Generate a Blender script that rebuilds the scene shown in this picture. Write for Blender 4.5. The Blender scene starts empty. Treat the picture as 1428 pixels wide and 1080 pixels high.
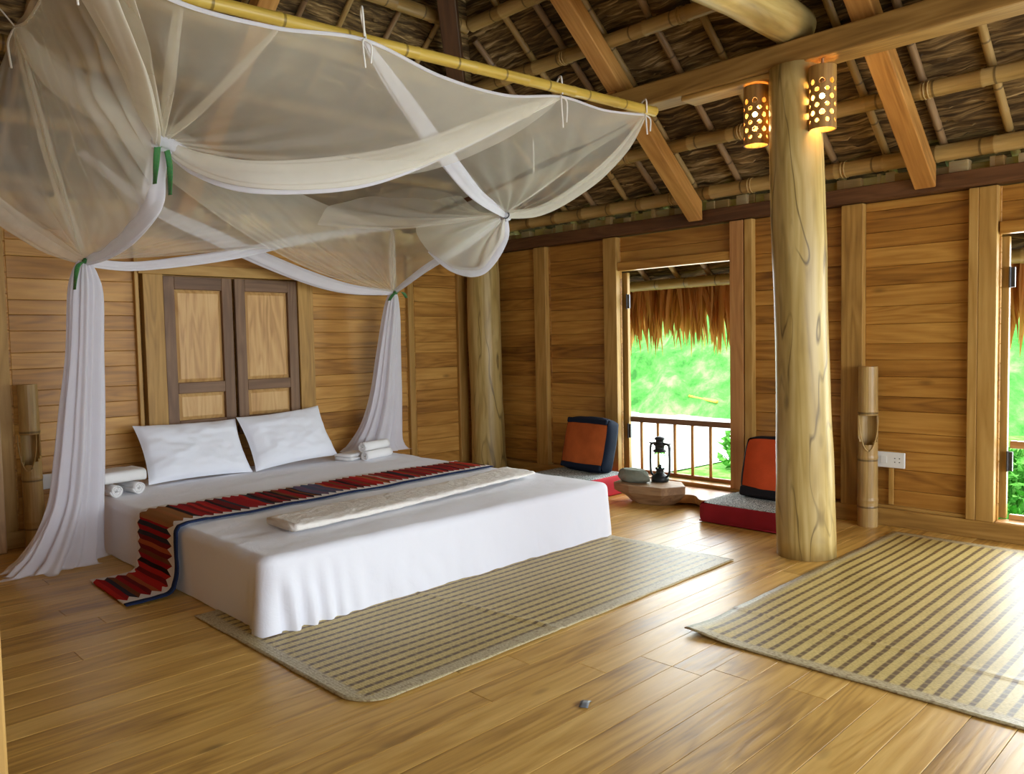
import bpy, bmesh, math, random
from mathutils import Vector, Matrix, noise
random.seed(7)
R = random.random
U = random.uniform
PI = math.pi
sc = bpy.context.scene
COL = sc.collection

# ------------------------------------------------------------------ camera
cam = bpy.data.cameras.new('camera')
cam.sensor_width = 36.0
cam.lens = 36.0 * 1106.0 / 1428.0
cam.clip_start = 0.05
cam.clip_end = 300
camo = bpy.data.objects.new('camera', cam)
COL.objects.link(camo)
camo.matrix_world = Matrix(((0.7124, 0.0538, -0.6997, -6.023),
                            (-0.7015, 0.0258, -0.7122, -6.533),
                            (-0.0203, 0.9982, 0.0561, 1.4), (0, 0, 0, 1)))
sc.camera = camo
# ------------------------------------------------------------------ colour management
sc.view_settings.view_transform = 'Standard'
sc.view_settings.look = 'None'
sc.view_settings.gamma = 1
sc.view_settings.use_curve_mapping = False
sc.view_settings.exposure = 0.0
sc.cycles.max_bounces = 10
sc.cycles.diffuse_bounces = 5
sc.cycles.transparent_max_bounces = 24
sc.cycles.sample_clamp_indirect = 6
# ------------------------------------------------------------------ world: bright overcast sky
w = bpy.data.worlds.new('sky')
sc.world = w
w.use_nodes = True
bg = w.node_tree.nodes['Background']
bg.inputs[0].default_value = (0.86, 0.93, 1.0, 1)
bg.inputs[1].default_value = 3.2
# ------------------------------------------------------------------ lights: soft sun outside, daylight through the openings
def sun(rot, e, col, ang):
    l = bpy.data.lights.new('sun', 'SUN'); l.energy = e; l.color = col; l.angle = ang
    o = bpy.data.objects.new('sun', l); COL.objects.link(o); o.rotation_euler = rot
def area(loc, target, sx, sy, e, col):
    l = bpy.data.lights.new('daylight', 'AREA'); l.shape = 'RECTANGLE'
    l.size = sx; l.size_y = sy; l.energy = e; l.color = col
    o = bpy.data.objects.new('daylight', l); COL.objects.link(o); o.location = loc
    l.spread = math.radians(140)
    d = Vector(target) - Vector(loc)
    o.rotation_euler = d.to_track_quat('-Z', 'Y').to_euler()
sun((math.radians(22), math.radians(-14), 0), 7.0, (1.0, 0.96, 0.86), 0.3)
area((-2.9, -9.35, 1.55), (-3.0, -2.2, .35), 4.8, 1.8, 165, (0.84, 0.91, 1.0))      # wide open veranda front behind the camera
area((0.25, -7.2, 1.2), (-6, -6.6, 0.9), 1.3, 1.8, 60, (0.92, 0.97, 1.0))       # third window
area((0.25, -5.6, 1.1), (-6, -5.4, 0.8), 1.1, 1.8, 55, (0.92, 0.97, 1.0))       # second window
area((0.25, -2.47, 1.1), (-6, -2.6, 0.8), 1.1, 1.8, 36, (0.92, 0.97, 1.0))      # first window

# ------------------------------------------------------------------ helpers
def tag(o, label=None, cat=None, group=None, kind=None):
    if label: o['label'] = label
    if cat: o['category'] = cat
    if group: o['group'] = group
    if kind: o['kind'] = kind
    return o
def empty(name, loc, label=None, cat=None, group=None, kind=None, rz=0):
    o = bpy.data.objects.new(name, None); COL.objects.link(o)
    o.empty_display_size = 0.1
    o.location = loc; o.rotation_euler = (0, 0, rz)
    return tag(o, label, cat, group, kind)

class MB:
    """collects geometry with a grain coordinate (gc, x along the grain) and a random value per piece"""
    def __init__(s): s.v = []; s.f = []; s.g = []; s.r = []; s.m = []
    def add(s, verts, faces, gcs, rnd=None, mi=0):
        b = len(s.v)
        if rnd is None: rnd = R()
        s.v += [tuple(p) for p in verts]; s.g += [tuple(p) for p in gcs]
        s.r += [rnd] * len(verts)
        s.f += [tuple(b + i for i in f) for f in faces]; s.m += [mi] * len(faces)
    def box(s, lo, hi, ax=0, rnd=None, mi=0, mat=None):
        vs = []; gs = []
        o = [(0, 1, 2), (1, 2, 0), (2, 0, 1)][ax]
        for i in range(8):
            p = [hi[k] if (i >> k) & 1 else lo[k] for k in range(3)]
            gs.append((p[o[0]], p[o[1]], p[o[2]]))
            p = Vector(p)
            if mat: p = mat @ p
            vs.append(p)
        s.add(vs, [(0, 2, 3, 1), (4, 5, 7, 6), (0, 1, 5, 4), (2, 6, 7, 3), (0, 4, 6, 2), (1, 3, 7, 5)], gs, rnd, mi)
    def tube(s, pts, rad, n=12, rnd=None, caps=True, mi=0, rough=0, flat=None, twist=0):
        """rad: number or list; flat: (a,b) squash; returns nothing"""
        pts = [Vector(p) for p in pts]; N = len(pts)
        if not isinstance(rad, (list, tuple)): rad = [rad] * N
        vs = []; gs = []; L = 0; prev = None
        for i, p in enumerate(pts):
            t = (pts[min(i + 1, N - 1)] - pts[max(i - 1, 0)])
            if t.length < 1e-9: t = Vector((0, 0, 1))
            t.normalize()
            if prev is None:
                up = Vector((0, 0, 1)) if abs(t.z) < 0.9 else Vector((1, 0, 0))
                a = t.cross(up).normalized()
            else:
                a = (prev - t * prev.dot(t)).normalized()
            prev = a
            b = t.cross(a).normalized()
            if i: L += (p - pts[i - 1]).length
            for k in range(n):
                th = 2 * PI * k / n + twist * i
                r = rad[i]
                if rough: r *= 1 + rough * noise.noise(Vector((math.cos(th) * 1.1 + i * .35, math.sin(th) * 1.1, L * 2.2)))
                q = a * math.cos(th) * (flat[0] if flat else 1) + b * math.sin(th) * (flat[1] if flat else 1)
                vs.append(p + q * r)
                gs.append((L, math.cos(th) * r, math.sin(th) * r))
        fs = []
        for i in range(N - 1):
            for k in range(n):
                k2 = (k + 1) % n
                fs.append((i * n + k, i * n + k2, (i + 1) * n + k2, (i + 1) * n + k))
        if caps:
            fs.append(tuple(range(n - 1, -1, -1))); fs.append(tuple((N - 1) * n + k for k in range(n)))
        s.add(vs, fs, gs, rnd, mi)
    def lathe(s, prof, c=(0, 0, 0), n=24, rnd=None, mi=0, caps=False):
        vs = []; gs = []; fs = []
        for (r, z) in prof:
            for k in range(n):
                th = 2 * PI * k / n
                vs.append((c[0] + r * math.cos(th), c[1] + r * math.sin(th), c[2] + z)); gs.append((z, r * math.cos(th), r * math.sin(th)))
        for i in range(len(prof) - 1):
            for k in range(n):
                k2 = (k + 1) % n
                fs.append((i * n + k, i * n + k2, (i + 1) * n + k2, (i + 1) * n + k))
        if caps:
            fs.append(tuple(range(n - 1, -1, -1))); fs.append(tuple((len(prof) - 1) * n + k for k in range(n)))
        s.add(vs, fs, gs, rnd, mi)
    def grid(s, nu, nv, fn, gfn=None, rnd=0.5, mi=0, closeu=False):
        vs = []; gs = []
        for j in range(nv + 1):
            for i in range(nu + (0 if closeu else 1)):
                u = i / nu; v = j / nv
                vs.append(fn(u, v)); gs.append(gfn(u, v) if gfn else (u, v, 0))
        W = nu + (0 if closeu else 1); fs = []
        for j in range(nv):
            for i in range(nu):
                i2 = (i + 1) % W
                fs.append((j * W + i, j * W + i2, (j + 1) * W + i2, (j + 1) * W + i))
        s.add(vs, fs, gs, rnd, mi)
    def build(s, name, mats, parent=None, smooth=False, bevel=0, solid=0, loc=None, sub=0, seg=2):
        me = bpy.data.meshes.new(name)
        me.from_pydata(s.v, [], s.f)
        a = me.attributes.new('gc', 'FLOAT_VECTOR', 'POINT'); a.data.foreach_set('vector', [c for g in s.g for c in g])
        a = me.attributes.new('rnd', 'FLOAT', 'POINT'); a.data.foreach_set('value', s.r)
        if not isinstance(mats, (list, tuple)): mats = [mats]
        for m in mats: me.materials.append(m)
        if len(mats) > 1: me.polygons.foreach_set('material_index', s.m)
        if smooth: me.polygons.foreach_set('use_smooth', [True] * len(s.f))
        me.update()
        o = bpy.data.objects.new(name, me); COL.objects.link(o)
        if parent: o.parent = parent
        if loc: o.location = loc
        if sub:
            m = o.modifiers.new('sub', 'SUBSURF'); m.levels = sub; m.render_levels = sub
        if solid:
            m = o.modifiers.new('solid', 'SOLIDIFY'); m.thickness = solid; m.offset = 0
        if bevel:
            m = o.modifiers.new('bevel', 'BEVEL'); m.width = bevel; m.segments = seg; m.limit_method = 'ANGLE'; m.angle_limit = 0.7
        return o

# ------------------------------------------------------------------ materials
class NT:
    def __init__(s, name):
        s.mat = bpy.data.materials.new(name); s.mat.use_nodes = True
        s.t = s.mat.node_tree; s.t.nodes.clear()
        s.out = s.n('ShaderNodeOutputMaterial')
    def n(s, typ, **kw):
        x = s.t.nodes.new(typ)
        for k, v in kw.items(): setattr(x, k, v)
        return x
    def l(s, a, b): s.t.links.new(a, b)
    def attr(s, name, vec=True):
        a = s.n('ShaderNodeAttribute', attribute_name=name)
        return a.outputs['Vector'] if vec else a.outputs['Fac']
    def math(s, op, a, b=None, c=None):
        m = s.n('ShaderNodeMath', operation=op)
        for i, x in enumerate((a, b, c)):
            if x is None: continue
            if isinstance(x, (int, float)): m.inputs[i].default_value = x
            else: s.l(x, m.inputs[i])
        return m.outputs[0]
    def vscale(s, v, sc_, add=None):
        m = s.n('ShaderNodeVectorMath', operation='MULTIPLY_ADD'); s.l(v, m.inputs[0]); m.inputs[1].default_value = sc_
        if add is not None: s.l(add, m.inputs[2])
        return m.outputs[0]
    def noise(s, v, scale, detail=3, rough=.55, dist=0):
        x = s.n('ShaderNodeTexNoise'); s.l(v, x.inputs['Vector']); x.inputs['Scale'].default_value = scale
        x.inputs['Detail'].default_value = detail; x.inputs['Roughness'].default_value = rough; x.inputs['Distortion'].default_value = dist
        return x.outputs['Fac']
    def ramp(s, f, stops, interp='LINEAR'):
        x = s.n('ShaderNodeValToRGB'); x.color_ramp.interpolation = interp
        while len(x.color_ramp.elements) < len(stops): x.color_ramp.elements.new(0.5)
        for e, (p, c) in zip(x.color_ramp.elements, stops): e.position = p; e.color = (*c, 1) if len(c) == 3 else c
        s.l(f, x.inputs[0]); return x.outputs[0]
    def mix(s, f, a, b, mode='MIX'):
        x = s.n('ShaderNodeMix', data_type='RGBA', blend_type=mode)
        if isinstance(f, (int, float)): x.inputs[0].default_value = f
        else: s.l(f, x.inputs[0])
        for i, y in ((6, a), (7, b)):
            if isinstance(y, tuple): x.inputs[i].default_value = (*y, 1)
            else: s.l(y, x.inputs[i])
        return x.outputs[2]
    def bsdf(s, col, rough=.5, bump=None, bstr=.3, bdist=.01, spec=.5, metal=0, sheen=0):
        b = s.n('ShaderNodeBsdfPrincipled')
        if isinstance(col, tuple): b.inputs['Base Color'].default_value = (*col, 1)
        else: s.l(col, b.inputs['Base Color'])
        if isinstance(rough, (int, float)): b.inputs['Roughness'].default_value = rough
        else: s.l(rough, b.inputs['Roughness'])
        b.inputs['Specular IOR Level'].default_value = spec
        b.inputs['Metallic'].default_value = metal
        b.inputs['Sheen Weight'].default_value = sheen
        if bump is not None:
            bm_ = s.n('ShaderNodeBump'); bm_.inputs['Strength'].default_value = bstr; bm_.inputs['Distance'].default_value = bdist
            s.l(bump, bm_.inputs['Height']); s.l(bm_.outputs[0], b.inputs['Normal'])
        s.l(b.outputs[0], s.out.inputs[0]); return b

def wood(name, dark, mid, light, rough=.5, fine=1.0, jit=.35, knots=.5, spec=.4, ringf=7, vein=0):
    t = NT(name); gc = t.attr('gc'); r = t.attr('rnd', False)
    off = t.n('ShaderNodeCombineXYZ'); t.l(t.math('MULTIPLY', r, 61.0), off.inputs[0]); t.l(t.math('MULTIPLY', r, 37.0), off.inputs[1]); t.l(t.math('MULTIPLY', r, 23.0), off.inputs[2])
    o = off.outputs[0]
    big = t.noise(t.vscale(gc, (.7, 6.5, 6.5), o), 1.0, 2, .5, .5)
    ring = t.math('FRACT', t.math('MULTIPLY', big, ringf))
    ring = t.math('ABSOLUTE', t.math('SUBTRACT', t.math('MULTIPLY', ring, 2.0), 1.0))
    fib = t.noise(t.vscale(gc, (2.0 * fine, 38 * fine, 38 * fine), o), 1.0, 4, .65, .3)
    blot = t.noise(t.vscale(gc, (1.3, 5, 5), o), 1.0, 3, .6, .3)
    f = t.math('ADD', t.math('ADD', t.math('MULTIPLY', ring, .20), t.math('MULTIPLY', fib, .48)), t.math('MULTIPLY', blot, .42))
    f = t.math('ADD', f, t.math('MULTIPLY', t.math('SUBTRACT', r, .5), jit))
    col = t.ramp(f, [(.22, dark), (.52, mid), (.85, light)])
    if knots:
        vo = t.n('ShaderNodeTexVoronoi'); t.l(t.vscale(gc, (1.6, 4.5, 4.5), o), vo.inputs['Vector']); vo.inputs['Scale'].default_value = 1.0
        k = t.ramp(vo.outputs['Distance'], [(.03, (1, 1, 1)), (.11, (0, 0, 0))])
        col = t.mix(t.math('MULTIPLY', k, knots), col, tuple(c * .35 for c in dark))
    if vein:
        vn = t.noise(t.vscale(gc, (.9, 5, 5), o), 1.0, 2, .5, .3)
        vl = t.math('ABSOLUTE', t.math('SUBTRACT', t.math('FRACT', t.math('MULTIPLY', vn, 5.0)), .5))
        vl = t.ramp(vl, [(.0, (1, 1, 1)), (.02, (.8, .8, .8)), (.08, (0, 0, 0))])
        pt = t.ramp(t.noise(t.vscale(gc, (1.1, 4, 4), o), 1.0, 2), [(.40, (0, 0, 0)), (.55, (1, 1, 1))])
        st2 = t.ramp(t.noise(t.vscale(gc, (1.6, 6, 6), o), 1.0, 3, .6, .6), [(.30, (1, 1, 1)), (.42, (0, 0, 0))])
        col = t.mix(t.math('MULTIPLY', st2, .45), col, tuple(c * .8 for c in dark))
        col = t.mix(t.math('MULTIPLY', t.math('MULTIPLY', vl, pt), vein), col, tuple(c * .4 for c in dark))
    rg = t.math('ADD', t.math('MULTIPLY', fib, .18), rough - .08)
    t.bsdf(col, rg, fib, .25, .004, spec)
    return t.mat
def plain(name, col, rough=.6, spec=.4, metal=0, bumpscale=0, bstr=.3, var=0, sheen=0, bdist=.004):
    t = NT(name); tc = t.n('ShaderNodeTexCoord').outputs['Object']
    c = col; b = None
    if bumpscale: b = t.noise(tc, bumpscale, 4)
    if var:
        n2 = t.noise(tc, 6, 3)
        c = t.ramp(n2, [(.3, tuple(x * (1 - var) for x in col)), (.7, tuple(min(1, x * (1 + var)) for x in col))])
    t.bsdf(c, rough, b, bstr, bdist, spec, metal, sheen)
    return t.mat

M = {}
M['wall_back'] = wood('lit_wall_planks', (.21, .085, .014), (.47, .225, .044), (.66, .365, .09), .42, jit=.3, knots=.55)  # warm light on the bed wall is put into this golden colour
M['wall'] = wood('backlit_wall_planks', (.16, .06, .008), (.38, .168, .027), (.57, .30, .062), .42, jit=.32, knots=.5)  # darker than the bed wall: its back-lit shade is painted into the colour
M['stud'] = wood('pale_stud_wood', (.23, .115, .024), (.41, .225, .052), (.56, .34, .10), .5, jit=.2, knots=.3)
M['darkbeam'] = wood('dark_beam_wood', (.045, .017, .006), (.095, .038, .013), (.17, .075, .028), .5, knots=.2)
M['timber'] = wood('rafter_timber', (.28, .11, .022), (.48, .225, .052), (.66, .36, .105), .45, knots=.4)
M['beam'] = wood('tie_beam_timber', (.19, .095, .022), (.35, .195, .05), (.52, .325, .105), .5, knots=.4)
M['log'] = wood('peeled_log', (.20, .12, .033), (.45, .315, .10), (.65, .50, .22), .40, fine=.5, jit=.0, knots=.45, ringf=5, vein=.8)
M['floor'] = wood('floor_planks', (.23, .11, .018), (.56, .32, .07), (.77, .50, .15), .34, jit=.20, knots=.6, spec=.5)
M['shutter'] = wood('dark_shutter_frame', (.09, .045, .022), (.17, .09, .045), (.27, .155, .08), .5, jit=.2, knots=.1)
M['panel'] = wood('shutter_panel', (.32, .15, .045), (.60, .35, .13), (.72, .48, .21), .4, jit=.1, knots=.3)
M['railing'] = wood('railing_wood', (.26, .10, .03), (.42, .19, .06), (.58, .30, .10), .5, knots=0)
M['slab'] = wood('orange_slab_wood', (.34, .15, .045), (.55, .27, .09), (.70, .42, .16), .4, knots=.3)
M['block'] = wood('rough_block_wood', (.20, .11, .055), (.36, .22, .11), (.52, .34, .18), .6, knots=.3)

def bamboo(name, a, b, c, nodes=True):
    t = NT(name); gc = t.attr('gc'); r = t.attr('rnd', False)
    off = t.n('ShaderNodeCombineXYZ'); t.l(t.math('MULTIPLY', r, 41.0), off.inputs[0])
    sx = t.n('ShaderNodeSeparateXYZ'); t.l(gc, sx.inputs[0])
    fib = t.noise(t.vscale(gc, (3, 50, 50), off.outputs[0]), 1, 3)
    blot = t.noise(t.vscale(gc, (1.6, 9, 9), off.outputs[0]), 1, 3)
    col = t.ramp(t.math('ADD', t.math('MULTIPLY', fib, .4), t.math('MULTIPLY', blot, .6)), [(.28, a), (.5, b), (.75, c)])
    nd = t.math('FRACT', t.math('ADD', t.math('MULTIPLY', sx.outputs[0], 2.9), r))
    ring = t.ramp(nd, [(0, (1, 1, 1)), (.03, (1, 1, 1)), (.05, (0, 0, 0))])
    col = t.mix(t.math('MULTIPLY', ring, .7), col, tuple(x * .3 for x in a))
    t.bsdf(col, .42, t.math('ADD', ring, fib), .3, .006)
    return t.mat
M['bamboo'] = bamboo('dry_bamboo', (.20, .115, .03), (.38, .235, .07), (.54, .37, .14))
M['bamboo_y'] = bamboo('yellow_bamboo', (.36, .22, .03), (.58, .39, .06), (.72, .53, .13))
M['lath'] = bamboo('bamboo_lath', (.17, .095, .04), (.30, .18, .08), (.42, .29, .15))
M['bamboo_b'] = bamboo('brown_bamboo', (.22, .125, .035), (.40, .25, .08), (.56, .39, .16))

def thatch_mat():
    t = NT('thatch'); gc = t.attr('gc'); r = t.attr('rnd', False)
    n1 = t.noise(t.vscale(gc, (1.5, 32, 1)), 1, 4, .6, .5)
    n2 = t.noise(t.vscale(gc, (5, 80, 1)), 1, 3, .6)
    n3 = t.noise(t.vscale(gc, (.8, 1.5, 1)), 1, 2)
    f = t.math('ADD', t.math('ADD', t.math('MULTIPLY', n1, .6), t.math('MULTIPLY', n2, .3)), t.math('MULTIPLY', n3, .18))
    col = t.ramp(f, [(.38, (.016, .009, .003)), (.51, (.085, .048, .016)), (.60, (.25, .155, .055)), (.69, (.62, .44, .21))])
    t.bsdf(col, .75, f, .7, .03, .25)
    return t.mat
M['thatch'] = thatch_mat()

def leaf_mat(stops, trn, name):
    t = NT(name); gc = t.attr('gc'); r = t.attr('rnd', False)
    n1 = t.noise(t.vscale(gc, (4, 60, 60)), 1, 3)
    f = t.math('ADD', t.math('MULTIPLY', n1, .4), t.math('MULTIPLY', r, .6))
    col = t.ramp(f, stops)
    d = t.n('ShaderNodeBsdfDiffuse'); tr = t.n('ShaderNodeBsdfTranslucent'); mx = t.n('ShaderNodeMixShader')
    t.l(col, d.inputs[0]); t.l(col, tr.inputs[0]); mx.inputs[0].default_value = trn
    t.l(d.outputs[0], mx.inputs[1]); t.l(tr.outputs[0], mx.inputs[2]); t.l(mx.outputs[0], t.out.inputs[0])
    return t.mat
M['leaf'] = leaf_mat([(.15, (.30, .095, .02)), (.5, (.66, .28, .075)), (.85, (.85, .47, .17))], .6, 'dry_palm_leaf')
M['straw'] = leaf_mat([(.2, (.60, .42, .18)), (.5, (.85, .68, .36)), (.8, (.95, .85, .6))], .8, 'daylit_straw')  # pale colour stands for daylight showing above the wall plates
def net_mat(name, op, col, weave=True):
    t = NT(name); gc = t.attr('gc')
    n1 = t.noise(t.vscale(gc, (1.2, 1.2, 1.2)), 2.0, 3)
    n2 = t.noise(t.vscale(gc, (260, 260, 260)), 1, 1)
    a = t.math('ADD', op - .12, t.math('ADD', t.math('MULTIPLY', n1, .14), t.math('MULTIPLY', n2, .10)))
    a = t.math('MINIMUM', a, .97)
    d = t.n('ShaderNodeBsdfDiffuse'); tr = t.n('ShaderNodeBsdfTranslucent'); mx = t.n('ShaderNodeMixShader')
    d.inputs[0].default_value = (*col, 1); tr.inputs[0].default_value = (*col, 1); mx.inputs[0].default_value = .45
    t.l(d.outputs[0], mx.inputs[1]); t.l(tr.outputs[0], mx.inputs[2])
    tp = t.n('ShaderNodeBsdfTransparent'); m2 = t.n('ShaderNodeMixShader')
    t.l(a, m2.inputs[0]); t.l(tp.outputs[0], m2.inputs[1]); t.l(mx.outputs[0], m2.inputs[2]); t.l(m2.outputs[0], t.out.inputs[0])
    return t.mat
M['net'] = net_mat('white_netting', .35, (.95, .91, .80))
M['net2'] = net_mat('netting_fold', .64, (.96, .93, .84))
M['net3'] = net_mat('gathered_netting_daylit', .86, (.91, .91, .97))  # lavender tint puts the blue daylight into the cloth colour
M['cord'] = plain('white_cord', (.85, .82, .75), .7)
def ribbon_mat():
    t = NT('green_ribbon'); gc = t.attr('gc')
    n = t.noise(t.vscale(gc, (30, 30, 30)), 2, 2)
    col = t.ramp(n, [(.42, (.01, .14, .05)), (.52, (.03, .32, .10)), (.60, (.45, .50, .10))], 'CONSTANT')
    t.bsdf(col, .4); return t.mat
M['ribbon'] = ribbon_mat()
def sheet_mat():
    t = NT('white_cotton'); tc = t.n('ShaderNodeTexCoord').outputs['Object']
    n = t.noise(tc, 9, 4, .6, .5)
    t.bsdf((.82, .83, .89), .75, n, .22, .02, .25, sheen=.2); return t.mat
M['sheet'] = sheet_mat()
M['pillow'] = plain('pillow_cotton', (.84, .86, .93), .75, .25, bumpscale=14, bstr=.2, bdist=.012, sheen=.2)
M['duvet'] = plain('cream_quilt', (.84, .80, .74), .8, .2, bumpscale=22, bstr=.5, bdist=.02)
M['towel'] = plain('white_terry', (.86, .85, .84), .95, .1, bumpscale=260, bstr=.7, bdist=.004)
M['iron'] = plain('black_iron', (.018, .022, .024), .45, .5, .3)
M['hinge'] = plain('steel_hinge', (.10, .10, .11), .4, .5, .8)
M['stone'] = plain('grey_green_stone', (.23, .25, .20), .85, .2, bumpscale=18, bstr=.6, var=.25, bdist=.02)
M['plastic'] = plain('white_plastic', (.78, .79, .76), .35)
M['hole'] = plain('dark_socket_hole', (.03, .03, .03), .6)
M['orange'] = plain('burnt_orange_cotton', (.46, .105, .022), .85, .2, bumpscale=60, bstr=.5, var=.18)
M['redor'] = plain('red_orange_cotton', (.56, .075, .018), .85, .2, bumpscale=60, bstr=.4, var=.12)
M['navy'] = plain('navy_cotton', (.008, .014, .030), .85, .2, bumpscale=50, bstr=.4)
M['black'] = plain('black_cotton', (.012, .010, .012), .85, .2)
M['red'] = plain('crimson_cotton', (.30, .012, .022), .8, .25, bumpscale=50, bstr=.3, var=.15)
M['pink'] = plain('pinkish_red_cotton', (.62, .04, .06), .8, .25)
def tweed():
    t = NT('grey_woven_cover'); tc = t.n('ShaderNodeTexCoord').outputs['Object']
    n = t.noise(tc, 130, 2)
    t.bsdf(t.ramp(n, [(.42, (.08, .09, .09)), (.5, (.32, .37, .36)), (.58, (.66, .70, .68))]), .9, n, .4); return t.mat
M['tweed'] = tweed()
M['tape'] = plain('grey_tape', (.16, .18, .20), .4)
M['concrete'] = plain('pale_concrete', (.62, .62, .60), .8, var=.1)
def green(name, a, b, c, sc_=3):
    t = NT(name); tc = t.n('ShaderNodeTexCoord').outputs['Object']
    n = t.math('ADD', t.math('MULTIPLY', t.noise(tc, sc_, 5, .65), .7), t.math('MULTIPLY', t.noise(tc, sc_ * .2, 2), .3))
    t.bsdf(t.ramp(n, [(.36, a), (.5, b), (.66, c)]), .9, n, .8, .2, .1); return t.mat
M['hill'] = green('hillside_green', (.035, .16, .03), (.10, .36, .07), (.26, .52, .16), 1.6)
M['grass'] = green('grass_green', (.05, .2, .02), (.14, .42, .06), (.30, .55, .16), 4)
M['foliage'] = green('foliage_green', (.03, .15, .02), (.10, .36, .05), (.22, .50, .12), 5)
def emis(name, col, st):
    t = NT(name); e = t.n('ShaderNodeEmission'); e.inputs[0].default_value = (*col, 1); e.inputs[1].default_value = st
    t.l(e.outputs[0], t.out.inputs[0]); return t.mat
M['bulb'] = emis('lit_bulb', (1, .62, .22), 60)
def shade_mat():
    t = NT('bamboo_lamp_shade'); gc = t.attr('gc')
    n = t.noise(t.vscale(gc, (3, 40, 40)), 1, 3)
    t.bsdf(t.ramp(n, [(.3, (.24, .11, .025)), (.7, (.48, .26, .065))]), .5, n, .2); return t.mat  # orange tone stands for the glow of the bulb through the shade
M['shade'] = shade_mat()
def glass_mat():
    t = NT('clear_glass'); g = t.n('ShaderNodeBsdfGlass'); g.inputs['Roughness'].default_value = .02; g.inputs['IOR'].default_value = 1.1
    g.inputs[0].default_value = (.93, 1, .97, 1)
    t.l(g.outputs[0], t.out.inputs[0]); return t.mat
M['glass'] = glass_mat()
def mat_mat():
    # woven rush mat: gc.x along the stripes, gc.y across them (metres), gc.z = 1 on the plaited border
    t = NT('woven_rush'); gc = t.attr('gc')
    s = t.n('ShaderNodeSeparateXYZ'); t.l(gc, s.inputs[0])
    wob = t.math('MULTIPLY', t.math('SUBTRACT', t.noise(t.vscale(gc, (3, 3, 0)), 1, 2), .5), .012)
    fy = t.math('FRACT', t.math('DIVIDE', t.math('ADD', s.outputs[1], wob), .062))
    st = t.ramp(fy, [(.0, (0, 0, 0)), (.12, (0, 0, 0)), (.2, (1, 1, 1)), (.46, (1, 1, 1)), (.56, (0, 0, 0))])
    fx = t.math('FRACT', t.math('DIVIDE', s.outputs[0], .052))
    dx = t.ramp(fx, [(.0, (.7, .7, .7)), (.12, (.7, .7, .7)), (.25, (1, 1, 1)), (.85, (1, 1, 1)), (.97, (.7, .7, .7))])
    fine = t.noise(t.vscale(gc, (180, 60, 0)), 1, 2)
    weft = t.math('SINE', t.math('MULTIPLY', s.outputs[0], 420.0))
    base = t.ramp(t.math('ADD', t.math('MULTIPLY', fine, .7), t.math('MULTIPLY', t.noise(t.vscale(gc, (3, 3, 0)), 1, 3), .3)), [(.3, (.31, .225, .06)), (.5, (.52, .39, .125)), (.7, (.68, .54, .21))])
    k = t.math('MULTIPLY', t.math('MULTIPLY', st, dx), .93)
    inner = t.mix(k, base, (.085, .042, .012))
    bord = t.ramp(fine, [(.3, (.30, .23, .11)), (.7, (.58, .50, .30))])
    spk = t.ramp(t.noise(t.vscale(gc, (40, 40, 0)), 1, 1), [(.60, (0, 0, 0)), (.66, (1, 1, 1))])
    bord = t.mix(t.math('MULTIPLY', spk, .5), bord, (.16, .09, .04))
    col = t.mix(s.outputs[2], inner, bord)
    h = t.math('ADD', t.math('MULTIPLY', weft, .2), fine)
    t.bsdf(col, .42, h, .3, .003, .45)
    return t.mat
M['rush'] = mat_mat()
def kilim():
    # gc.x along the runner, gc.y across 0..1 (1 = edge near the viewer)
    t = NT('striped_kilim'); gc = t.attr('gc')
    s = t.n('ShaderNodeSeparateXYZ'); t.l(gc, s.inputs[0])
    wn = t.n('ShaderNodeTexWhiteNoise', noise_dimensions='1D')
    ix = t.math('FLOOR', t.math('MULTIPLY', s.outputs[0], 34.0)); t.l(ix, wn.inputs['W'])
    col = t.ramp(wn.outputs['Value'], [(0, (.32, .010, .012)), (.26, (.020, .010, .010)), (.42, (.16, .012, .012)), (.56, (.46, .02, .015)), (.72, (.17, .05, .015)), (.82, (.035, .03, .04)), (.90, (.42, .10, .03)), (.96, (.45, .28, .22))], 'CONSTANT')
    # blue-grey section and tan section as in the woven pattern
    b1 = t.math('MULTIPLY', t.math('GREATER_THAN', s.outputs[0], 1.63), t.math('LESS_THAN', s.outputs[0], 1.83))
    col = t.mix(t.math('MULTIPLY', b1, .8), col, (.09, .11, .19))
    b2 = t.math('MULTIPLY', t.math('GREATER_THAN', s.outputs[0], .60), t.math('LESS_THAN', s.outputs[0], .76))
    col = t.mix(t.math('MULTIPLY', b2, .85), col, (.34, .15, .045))
    tri = t.math('PINGPONG', t.math('MULTIPLY', s.outputs[0], 17.0), .5)
    edge = t.math('ADD', .77, t.math('MULTIPLY', tri, .20))
    col = t.mix(t.math('GREATER_THAN', s.outputs[1], edge), col, (.78, .74, .72))
    col = t.mix(t.math('GREATER_THAN', s.outputs[1], .925), col, (.018, .03, .08))
    edge2 = t.math('SUBTRACT', .10, t.math('MULTIPLY', tri, .15))
    col = t.mix(t.math('LESS_THAN', s.outputs[1], edge2), col, (.75, .72, .70))
    n = t.noise(t.vscale(gc, (140, 60, 0)), 1, 2)
    t.bsdf(col, .9, n, .4, .004, .08)
    return t.mat
M['kilim'] = kilim()

# ================================================================== SETTING
XL, YF = -8.0, -9.2       # left wall and front edge of the room
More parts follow.
